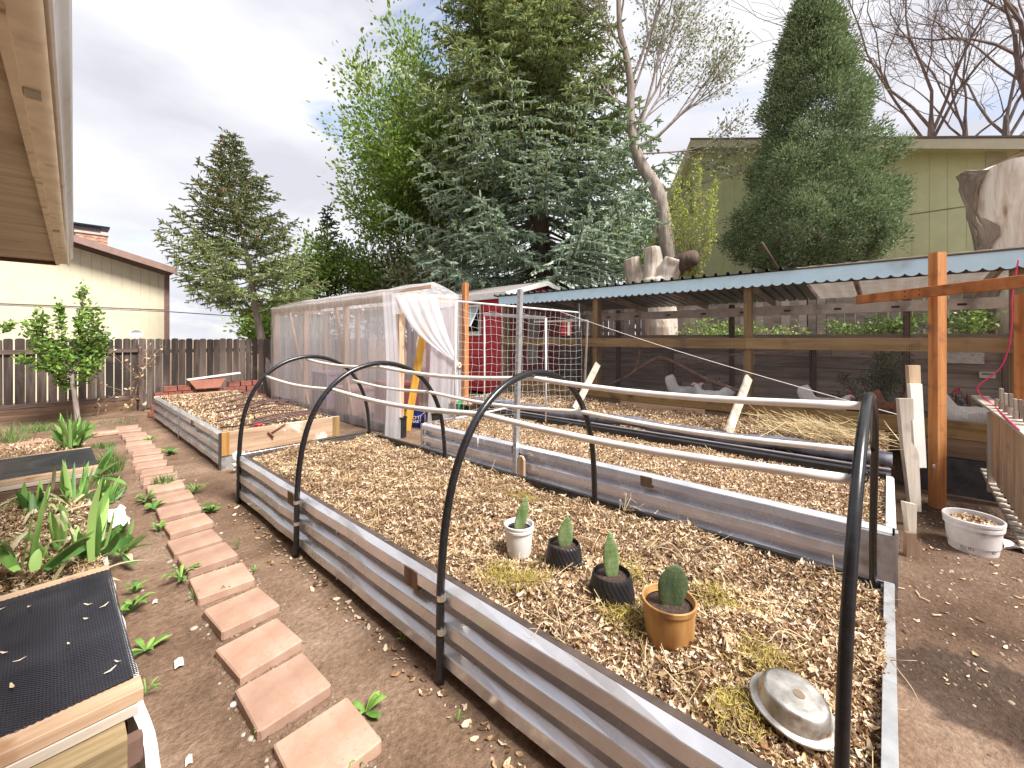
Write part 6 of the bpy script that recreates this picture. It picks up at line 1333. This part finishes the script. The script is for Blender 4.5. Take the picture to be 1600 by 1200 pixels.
# juniper
JD = 9.4; jc = gD(1270, 528, JD); t = thing('juniper_tree', 'tall dense dark conical juniper in front of the green house', 'tree', (jc.x, jc.y, 1.4))
JP = [(3.15, .9), (3.5, 1.6), (4.15, 1.72), (4.87, 1.55), (5.6, 1.3), (6.3, 1.0), (7.0, .84), (7.8, .68), (8.5, .46), (9.0, .28), (9.35, .12), (9.5, .03)]
def jr(z): return float(np.interp(z, [p[0] for p in JP], [p[1] for p in JP]))
rr = random.Random(4); PS = []; DS = []
lob = [(rr.uniform(0, 6.28), rr.uniform(3.3, 9.0), rr.uniform(.30, .62), rr.uniform(.32, .55)) for _ in range(44)]
for k in range(1500):
    z = 3.2+6.2*rr.random()**1.15; a = rr.uniform(0, 6.283); r_ = jr(z)
    bump_ = 0
    for la, lz, lh, lw in lob:
        da = (a-la+math.pi) % (2*math.pi)-math.pi; dd_ = (da*r_)**2+(z-lz)**2
        bump_ = max(bump_, lh*min(1, r_/1.1)*math.exp(-dd_/(lw*lw)))
    deep = rr.random()**2*.45 if rr.random() < .45 else 0
    q = Vector((jc.x+math.cos(a)*(r_*.70+bump_)*(1-deep), jc.y+math.sin(a)*(r_*.70+bump_)*(1-deep), z)); out = Vector((math.cos(a), math.sin(a), .35)).normalized()
    for j in range(72):
        g_ = Vector((rr.gauss(0, .085), rr.gauss(0, .085), rr.gauss(0, .085))); D = out*.7+g_*9+Vector((0, 0, .45)); PS.append(q+g_); DS.append(D)
P = np.array([tuple(v) for v in PS]); D = np.array([tuple(v) for v in DS]); n = len(P)
jun = folmat('juniper_foliage', (.10, .16, .07), (.22, .30, .14), (.40, .47, .28), .6, 2.0, .2)
obj('crown', dirsoup(P, D, U(.035, .08, n), U(.015, .026, n), narrow=.45), jun, t)
b = MB()
for k, (x0, x1, zt_) in enumerate([(1276, 1276, 5.5), (1270, 1235, 4.2), (1280, 1320, 4.2), (1272, 1215, 3.7), (1282, 1345, 3.8), (1275, 1255, 4.6), (1282, 1372, 3.6), (1268, 1190, 3.5)]):
    p = gD(x0, 528, JD); p.z = 1.4; q = gD((x0+x1)/2, 528, JD-.1*k); q.z = 1.4+(zt_-1.4)*.62; r_ = gD(x1, 528, JD-.15*k); r_.z = zt_; b.tube(smooth_path([p, q, r_], 5), [.10 if k == 0 else .05]*6+[.03]*5, 7)
obj('trunk', b, bark_sp, t, True)

# branching trees
def grow(tb, tips, p, d, L_, r_, lev, rr, P_):
    """P_: kids, spread, ratio, up, wob, sides"""
    n = 3 if lev > 1 else 2; pts = [Vector(p)]; dd_ = Vector(d).normalized()
    for i in range(n):
        dd_ = (dd_+Vector((rr.gauss(0, P_['wob']), rr.gauss(0, P_['wob']), rr.gauss(0, P_['wob'])+P_['up']))).normalized(); pts.append(pts[-1]+dd_*L_/n)
    tb.tube(pts, [max(P_['rmin'], r_*(1-.38*i/n)) for i in range(n+1)], 8 if lev > 3 else (5 if lev > 1 else 3), False)
    if lev <= P_.get('leaflev', 1): tips.append((pts[-1], dd_, lev)); tips.append((pts[-2], dd_, lev))
    if lev == 0: return
    for k in range(P_['kids'](lev, rr)):
        s = rr.uniform(.35, 1.0) if k else 1.0; i = min(n-1, int(s*n)); q = pts[i].lerp(pts[i+1], s*n-i) if s < 1 else pts[-1]
        ax = dd_.orthogonal().normalized(); ax = Matrix.Rotation(rr.uniform(0, 6.28), 3, dd_) @ ax; an = rr.uniform(*P_['spread'])*(0.5 if k == 0 else 1)
        nd = Matrix.Rotation(an, 3, ax) @ dd_; grow(tb, tips, q, nd, L_*rr.uniform(*P_['ratio']), max(P_['rmin'], r_*(.62 if k == 0 else .45)), lev-1, rr, P_)
def leaves_at(tips, per, sp, ln, wd, M, parent, updir=.2):
    P = []; D = []
    for p, d, lv in tips:
        for k in range(per): g_ = Vector((random.gauss(0, sp), random.gauss(0, sp), random.gauss(0, sp))); P.append(tuple(p+g_)); D.append(tuple(d*.5+g_/max(sp, .01)*.6+Vector((0, 0, updir))))
    P = np.array(P); D = np.array(D)+1e-3; n = len(P); print('leaves', parent.name, n)
    return obj('crown', dirsoup(P, D, U(ln*.6, ln*1.3, n), U(wd*.6, wd*1.2, n), cross=False, curl=.3, narrow=.4), M, parent)
bright = folmat('bright_spring_leaves', (.09, .16, .02), (.18, .30, .04), (.34, .46, .10), .6, 1.0, .35)
palel = folmat('pale_grey_green_leaves', (.14, .17, .08), (.26, .29, .15), (.42, .42, .26), .6, 1.0, .3)
# bright green tree left of the spruce
bb = gD(705, 528, 16.5); bb.z = 0; t = thing('broadleaf_tree', 'bright spring green broadleaf tree showing left of the huge spruce', 'tree', bb)
rr = random.Random(21); tb = MB(); tips = []
PB = dict(kids=lambda l, r: 4 if l > 2 else 3, spread=(.35, .95), ratio=(.55, .78), up=.05, wob=.12, rmin=.008, leaflev=1)
for dx, dy, L_, ln_ in ((-.55, .45, 1, 3.1), (-.25, .2, 1.4, 3.7), (0, 0, 1.6, 4.0), (.25, -.2, 1.6, 4.2), (-.8, .6, .6, 2.7), (.1, .1, .9, 2.8)):
    grow(tb, tips, bb+Vector((0, 0, 1.8)), Vector((dx*.8, dy*.8, L_)), ln_, .12, 4, rr, PB)
tb.tube([bb, bb+Vector((0, 0, 2))], [.25, .2], 8); obj('trunk', tb, bark_dec, t, True)
leaves_at(tips, 30, .26, .115, .085, bright, t)
for (px_, d_, lb, sd_, M, hh) in ((650, 18, 'loose green tree low behind the greenhouse ridge', 33, bright, 1.8), (985, 16.5, 'green tree filling the gap between spruce and leaning bare trunk', 34, bright, 2.4), (640, 17, 'second broadleaf tree low behind the spruce skirt', 35, palel, 2.0), (440, 14.2, 'yellow green shrub tree beyond the fence behind the leaning trunk', 36, bright, 1.0)):
    bb = gD(px_, 528, d_); bb.z = .8 if px_ > 800 else 0; t = thing('broadleaf_tree', lb, 'tree', bb); rr = random.Random(sd_); tb = MB(); tips = []
    for k in range(5): a = k*1.256; grow(tb, tips, bb+Vector((0, 0, hh*.45)), Vector((math.cos(a)*.6, math.sin(a)*.6, 1)), hh, .08, 3, rr, PB)
    tb.tube([bb, bb+Vector((0, 0, hh*.5))], [.15, .12], 8); obj('trunk', tb, bark_dec, t, True); leaves_at(tips, 14, .22, .13, .075, M, t)
# leaning half-bare tree rising from behind the pale stump
XT = 10.15; pth = [(1043, 520, .21), (1043, 400, .18), (1033, 320, .165), (1022, 288, .16), (1003, 258, .14), (991, 225, .125), (986, 185, .105), (985, 130, .095), (978, 85, .08), (968, 40, .07), (966, -60, .05)]
tp_ = [gX(x, y, XT) for x, y, r_ in pth]; t = thing('leaning_tree', 'tall crooked half bare tree with tiny new leaves leaning behind the pale stump', 'tree', (tp_[0].x, tp_[0].y, 1.4))
tb = MB(); sp_ = smooth_path(tp_, 4); rad = np.interp(np.linspace(0, 10, len(sp_)), range(11), [r_ for _, _, r_ in pth]); tb.tube(sp_, list(rad), 12)
rr = random.Random(8); tips = []
PT_ = dict(kids=lambda l, r: 4 if l > 1 else 3, spread=(.2, .6), ratio=(.55, .8), up=.06, wob=.07, rmin=.0055, leaflev=1)
LT = PR  # picture-right direction
for (x, y, dr, du, L_, lv, r0_) in ((1000, 228, 1.0, .5, 1.6, 3, .05), (990, 200, .8, 1.0, 1.9, 3, .04), (992, 222, .45, 1.3, 2.4, 3, .045), (985, 130, .6, 1.2, 1.9, 3, .04), (987, 150, .35, 1.3, 2.1, 3, .035), (982, 90, -.6, .9, 1.2, 3, .03), (968, 40, .3, 1.2, 1.8, 3, .03), (986, 180, -.7, .6, .9, 2, .03), (984, 120, -.6, .9, 1.2, 2, .03), (1001, 240, 1.0, .15, 1.3, 3, .03), (989, 210, .9, .8, 1.7, 3, .035)):
    grow(tb, tips, gX(x, y, XT), LT*dr+Vector((SN, CS, 0))*rr.uniform(-.3, .3)+Vector((0, 0, du)), L_, r0_, lv, rr, PT_)
obj('trunk', tb, bark_dec, t, True); leaves_at(tips, 6, .09, .075, .045, palel, t)
# suckers
sb = gX(1078, 430, 9.75); t = thing('sucker_shoots', 'upright yellow green sucker shoots in front of the green house wall', 'shrub', sb); tb = MB(); tips = []; rr = random.Random(2); P = []; D = []
for k in range(30):
    tx = rr.uniform(1042, 1120); ty = rr.uniform(240, 340)+abs(tx-1080)*.8; e = gX(tx, ty, 9.75+rr.uniform(-.4, .4)); s0 = sb+Vector((rr.uniform(-.1, .1), rr.uniform(-.25, .25), 0))
    mid = s0.lerp(e, .5); mid += (e-sb)*.0+PR*((tx-1080)/40*.22); pts = smooth_path([s0, mid, e], 6); tb.tube(pts, [.009*(1-.06*i) for i in range(len(pts))], 4)
    for i in range(70):
        u = rr.random()**.8; q = pts[min(len(pts)-1, int(u*len(pts)))]+Vector((rr.gauss(0, .03), rr.gauss(0, .03), rr.gauss(0, .05))); P.append(tuple(q)); D.append((rr.gauss(0, 1), rr.gauss(0, 1), .9))
obj('stems', tb, bark_dec, t, True); n = len(P); yell = folmat('yellow_green_buds', (.25, .30, .03), (.42, .48, .06), (.58, .62, .14), .6, 1, .3)
obj('foliage', dirsoup(np.array(P), np.array(D), U(.04, .085, n), U(.018, .035, n), cross=False), yell, t)
# bare trees beyond the green house
PN = dict(kids=lambda l, r: 3, spread=(.3, .9), ratio=(.6, .82), up=.05, wob=.16, rmin=.009, leaflev=-1)
for (x, d_, L_, lean, sd_, lv, r_, lb) in ((1460, 19, 5.0, -.15, 3, 5, .17, 'bare winter tree right of the juniper, first of the bare trees beyond the green house'), (1505, 22, 4.2, .1, 8, 5, .14, 'bare winter tree in the middle beyond the green house roof'), (1560, 19.5, 4.6, .35, 12, 5, .17, 'bare winter tree with leaning trunks beyond the green house roof'), (1650, 17, 6.0, -.35, 17, 5, .26, 'large bare tree reaching in from the right edge beyond the green house')):
    bb = gD(x, 528, d_); bb.z = 1.4; t = thing('bare_tree', lb, 'tree', bb, group=None); tb = MB(); tips = []; rr = random.Random(sd_)
    zt_ = EYE+(528-190)*d_/FP; top_ = bb+Vector((0, 0, zt_-1.4))+PR*lean; tb.tube([bb, bb.lerp(top_, .5)+PR*.1, top_-Vector((0, 0, 1)), top_+Vector((0, 0, .3))], [r_*1.25, r_*1.1, r_*.9, r_*.45], 10)
    for k in range(5): a = rr.uniform(-1.1, 1.1) if k else 0; grow(tb, tips, top_-Vector((0, 0, .8*k*.4)), PR*(a+lean*.3)+Vector((SN, CS, 0))*rr.uniform(-.6, .6)+Vector((0, 0, 1.1)), L_*rr.uniform(.6, .9), r_*.40, lv-1, rr, PN)
    obj('trunk', tb, bark_bare, t)
# stumps
stm = pmat('weathered_bare_wood', [(.24, (.12, .08, .06)), (.36, (.44, .34, .26)), (.5, (.60, .52, .44)), (.7, (.72, .66, .59))], scale=9, stretch=(1, 1, .10), rough=.85, bump=.8, bscale=14, bdist=.03, dirt=((.34, .24, .17), 2, .60, .80))
stm2 = pmat('peeling_trunk', [(.3, (.38, .30, .24)), (.5, (.60, .53, .46)), (.7, (.72, .67, .61))], scale=4, stretch=(1, 1, .15), rough=.85, bump=.6, bdist=.02, dirt=((.14, .09, .065), 2.2, .50, .56))
cutm = pmat('cut_wood_face', [(.4, (.42, .24, .12)), (.6, (.58, .38, .22))], scale=10, rough=.9, bump=.4)
XS = 9.45; t = thing('tree_stump', 'pale barkless stump with three sawn limbs rising behind the ribbed coop roof', 'stump', gX(1032, 540, XS))
b = MB()
b.tube(smooth_path([gX(1034, 545, XS), gX(1033, 500, XS), gX(1028, 460, XS), gX(1025, 436, XS)], 4), [.36]*4+[.34]*4+[.36]*4+[.33], 16)
b.tube(smooth_path([gX(1018, 480, XS), gX(996, 440, XS), gX(986, 404, XS-.1)], 4), [.26, .25, .24, .23, .22, .21, .20, .20, .20], 14)
b.tube(smooth_path([gX(1026, 475, XS), gX(1021, 425, XS), gX(1019, 388, XS)], 4), [.27, .26, .25, .24, .22, .21, .21, .21, .21], 14)
b.tube(smooth_path([gX(1032, 465, XS), gX(1043, 430, XS), gX(1052, 404, XS)], 4), [.27, .27, .26, .25, .24, .24, .22, .22, .21], 14)
for i, (x, y, z) in enumerate(b.V): k_ = 1+.0; b.V[i] = (x+.02*math.sin(z*9+y*7), y+.025*math.sin(z*6+x*9), z+.012*math.sin(x*20+y*17))
so_ = obj('stump_body', b, stm, t, True); md = so_.modifiers.new('merge', 'REMESH'); md.mode = 'VOXEL'; md.voxel_size = .022; md.use_smooth_shade = True
obj('dark_limb', MB().tube([gX(1048, 425, XS+.2), gX(1068, 408, XS+.1), gX(1086, 402, XS)], [.22, .2, .17], 12), bark_sp, t, True)
XS = 9.3; t = thing('tree_stump', 'thick sawn trunk with peeling bark at the right edge behind the coop roof', 'stump', gX(1606, 545, XS))
b = MB(); pts = smooth_path([gX(1612, 560, XS), gX(1608, 480, XS), gX(1604, 400, XS), gX(1590, 330, XS), gX(1572, 264, XS)], 5); m_ = len(pts)
b.tube(pts, [.42+.05*i/m_ for i in range(m_)], 22)
for i, (x, y, z) in enumerate(b.V): b.V[i] = (x+.03*math.sin(z*5+y*6), y+.03*math.sin(z*4+x*5), z+.02*math.sin(x*14+y*13)*(z > 3.8))
obj('stump_body', b, stm, t, 'auto')
for q_, (a0_, w0_) in enumerate(((-.70, .72),)):
    bk = MB(); rows = []
    for i in range(m_):
        lo_ = a0_+.10*math.sin(i*1.7+q_)+.06*math.sin(i*4.1); hi_ = lo_+w0_*(1+.35*math.sin(i*1.1+q_*2))*(1 if 1 < i < m_-1 else .7); rad_ = .42+.05*i/m_+.028
        rows.append([pts[i]+(PR*-math.cos(a_)+Vector((-SN, -CS, 0))*math.sin(a_))*(rad_+.012*math.sin(a_*23+i*2)) for a_ in [lo_+(hi_-lo_)*k/6 for k in range(7)]])
    bk.sheet(rows); obj('bark', bk, bark('flaking_bark', (.13, .09, .07), (.34, .27, .22), 5) if not q_ else bpy.data.materials['flaking_bark'], t, solid=.025)
# shrubs on the bank behind the run, and cut cedar inside it
shm = folmat('shrub_leaves', (.10, .18, .03), (.22, .36, .07), (.40, .54, .15), .6, 1.5, .3)
for (xa, xb, ya, yb, X_, n_, lb) in ((1058, 1190, 497, 535, 8.95, 1500, 'green shrub on the bank behind the run, beside the pale stump'), (1280, 1450, 488, 540, 8.8, 2200, 'green shrub on the bank behind the run, left of the orange cross'), (1478, 1535, 486, 535, 8.75, 1000, 'green shrub on the bank behind the run, right of the orange cross'), (1190, 1270, 512, 540, 8.9, 500, 'low green shrub on the bank behind the run, in the middle')):
    rr = random.Random(xa); P = []; D = []; t = thing('shrub', lb, 'shrub', gX((xa+xb)/2, yb, X_)); tb = MB()
    for k in range(14):
        e = gX(rr.uniform(xa, xb), rr.uniform(ya, yb-8), X_+rr.uniform(-.35, .35)); s0 = gX((xa+xb)/2+(rr.random()-.5)*(xb-xa)*.6, yb+14, X_); pts = smooth_path([s0, s0.lerp(e, .5)+Vector((0, 0, .08)), e], 4); tb.tube(pts, .007, 4)
        for i in range(n_//14): u = rr.random()**.6; q = pts[min(len(pts)-1, int(u*len(pts)))]; P.append((q.x+rr.gauss(0, .09), q.y+rr.gauss(0, .10), q.z+rr.gauss(0, .06))); D.append((rr.gauss(0, 1), rr.gauss(0, 1), rr.gauss(.3, 1)))
    obj('stems', tb, bark_dec, t); n = len(P); obj('foliage', dirsoup(np.array(P), np.array(D), U(.035, .07, n), U(.02, .04, n), cross=False), shm, t)
cdm = folmat('cut_cedar_needles', (.045, .07, .03), (.09, .12, .055), (.17, .20, .10), .6, 2, .2)
rr = random.Random(77); P = []; D = []; tb = MB(); cc = gX(1362, 640, 7.6); t = thing('cedar_cutting', 'dull green cut conifer branches standing inside the run behind the front hoop', 'branch', (cc.x, cc.y, .4))
for k in range(16):
    e = gX(rr.uniform(1300, 1415), rr.uniform(548, 640), 7.6+rr.uniform(-.3, .3)); s0 = cc+Vector((0, 0, -.3)); pts = smooth_path([s0, s0.lerp(e, .55)+Vector((0, 0, .1)), e], 5); tb.tube(pts, .006, 4)
    for i in range(110): u = rr.random()**.7; q = pts[min(len(pts)-1, int(u*len(pts)))]; P.append((q.x+rr.gauss(0, .05), q.y+rr.gauss(0, .05), q.z+rr.gauss(0, .04))); D.append((rr.gauss(0, .7), rr.gauss(0, .7), rr.gauss(-.4, .6)))
obj('stems', tb, bark_sp, t); n = len(P); obj('foliage', dirsoup(np.array(P), np.array(D), U(.05, .11, n), U(.008, .016, n)), cdm, t)
# small leafy tree left, in front of the back fence
YT = 11.2; t = thing('small_fruit_tree', 'small leafy tree with upright shoots in front of the back fence at left', 'tree', gY(122, 650, YT)); tb = MB(); P = []; D = []; rr = random.Random(6)
tr = [gY(122, 652, YT), gY(117, 620, YT), gY(113, 590, YT), gY(120, 560, YT)]; tr[0].z = 0; tb.tube(smooth_path(tr, 4), [.045-.0018*i for i in range(13)], 8)
LM = [([(117, 580), (124, 530), (128, 495), (128, 455)], .085, 420), ([(115, 585), (100, 545), (96, 510), (94, 480)], .075, 300), ([(115, 585), (80, 545), (66, 520), (65, 498)], .13, 380), ([(117, 575), (140, 540), (146, 515), (145, 490)], .14, 420), ([(113, 590), (70, 560), (55, 535), (42, 508)], .09, 190),
      ([(113, 592), (90, 578), (60, 572), (32, 560)], .07, 200), ([(120, 580), (150, 560), (158, 545), (164, 528)], .11, 300), ([(116, 590), (100, 575), (85, 560), (78, 545)], .17, 480), ([(116, 588), (120, 570), (130, 555), (135, 540)], .17, 520), ([(118, 595), (130, 590), (142, 580), (150, 570)], .11, 200), ([(112, 600), (108, 605), (100, 600), (92, 590)], .09, 120), ([(5, 520), (8, 515), (14, 512), (18, 505)], .06, 60)]
for pl, w_, n_ in LM:
    dz = rr.uniform(-.35, .35); pts = smooth_path([gY(x, y, YT+dz*i/3) for i, (x, y) in enumerate(pl)], 5); tb.tube(pts, [.018*(1-.05*i) for i in range(len(pts))], 5)
    for i in range(int(n_*.75)): u = .25+.75*rr.random(); q = pts[min(len(pts)-1, int(u*len(pts)))]; P.append((q.x+rr.gauss(0, w_*.5), q.y+rr.gauss(0, w_*.5), q.z+rr.gauss(0, w_*.7))); D.append((rr.gauss(0, 1), rr.gauss(0, 1), .6+rr.gauss(0, .5)))
obj('trunk', tb, bark_dec, t, True); n = len(P); obj('crown', dirsoup(np.array(P), np.array(D), U(.05, .09, n), U(.03, .05, n), cross=False, curl=.25, narrow=.5), folmat('small_tree_leaves', (.07, .15, .02), (.15, .28, .04), (.30, .45, .09), .6, 1.5, .3), t)
# dry vine and twigs on the back fence
vn = MB(); rr = random.Random(14); P = []; D = []
for pl in ([(150, 600), (190, 610), (225, 630)], [(165, 545), (200, 575), (232, 600)], [(232, 540), (222, 570), (250, 545)], [(185, 625), (215, 590), (240, 560)], [(200, 640), (210, 620), (215, 600)], [(150, 655), (160, 630), (185, 615)]):
    pts = smooth_path([gY(x, y, 12.05+rr.uniform(-.1, .05)) for x, y in pl], 5); vn.tube(pts, .006, 4)
    for i in range(26): q = rr.choice(pts); P.append((q.x+rr.gauss(0, .07), q.y-abs(rr.gauss(0, .04)), q.z+rr.gauss(0, .06))); D.append((rr.gauss(0, 1), rr.gauss(0, 1), rr.gauss(0, 1)))
t = thing('dry_vine', 'dry brown vine and twigs clinging to the back fence near its corner post', 'vine', gY(200, 645, 12.0)); obj('stems', vn, bark_pale, t); n = len(P); obj('dry_leaves', dirsoup(np.array(P), np.array(D), U(.04, .08, n), U(.02, .05, n), cross=False), leafmat, t)
bpy.context.view_layer.update()
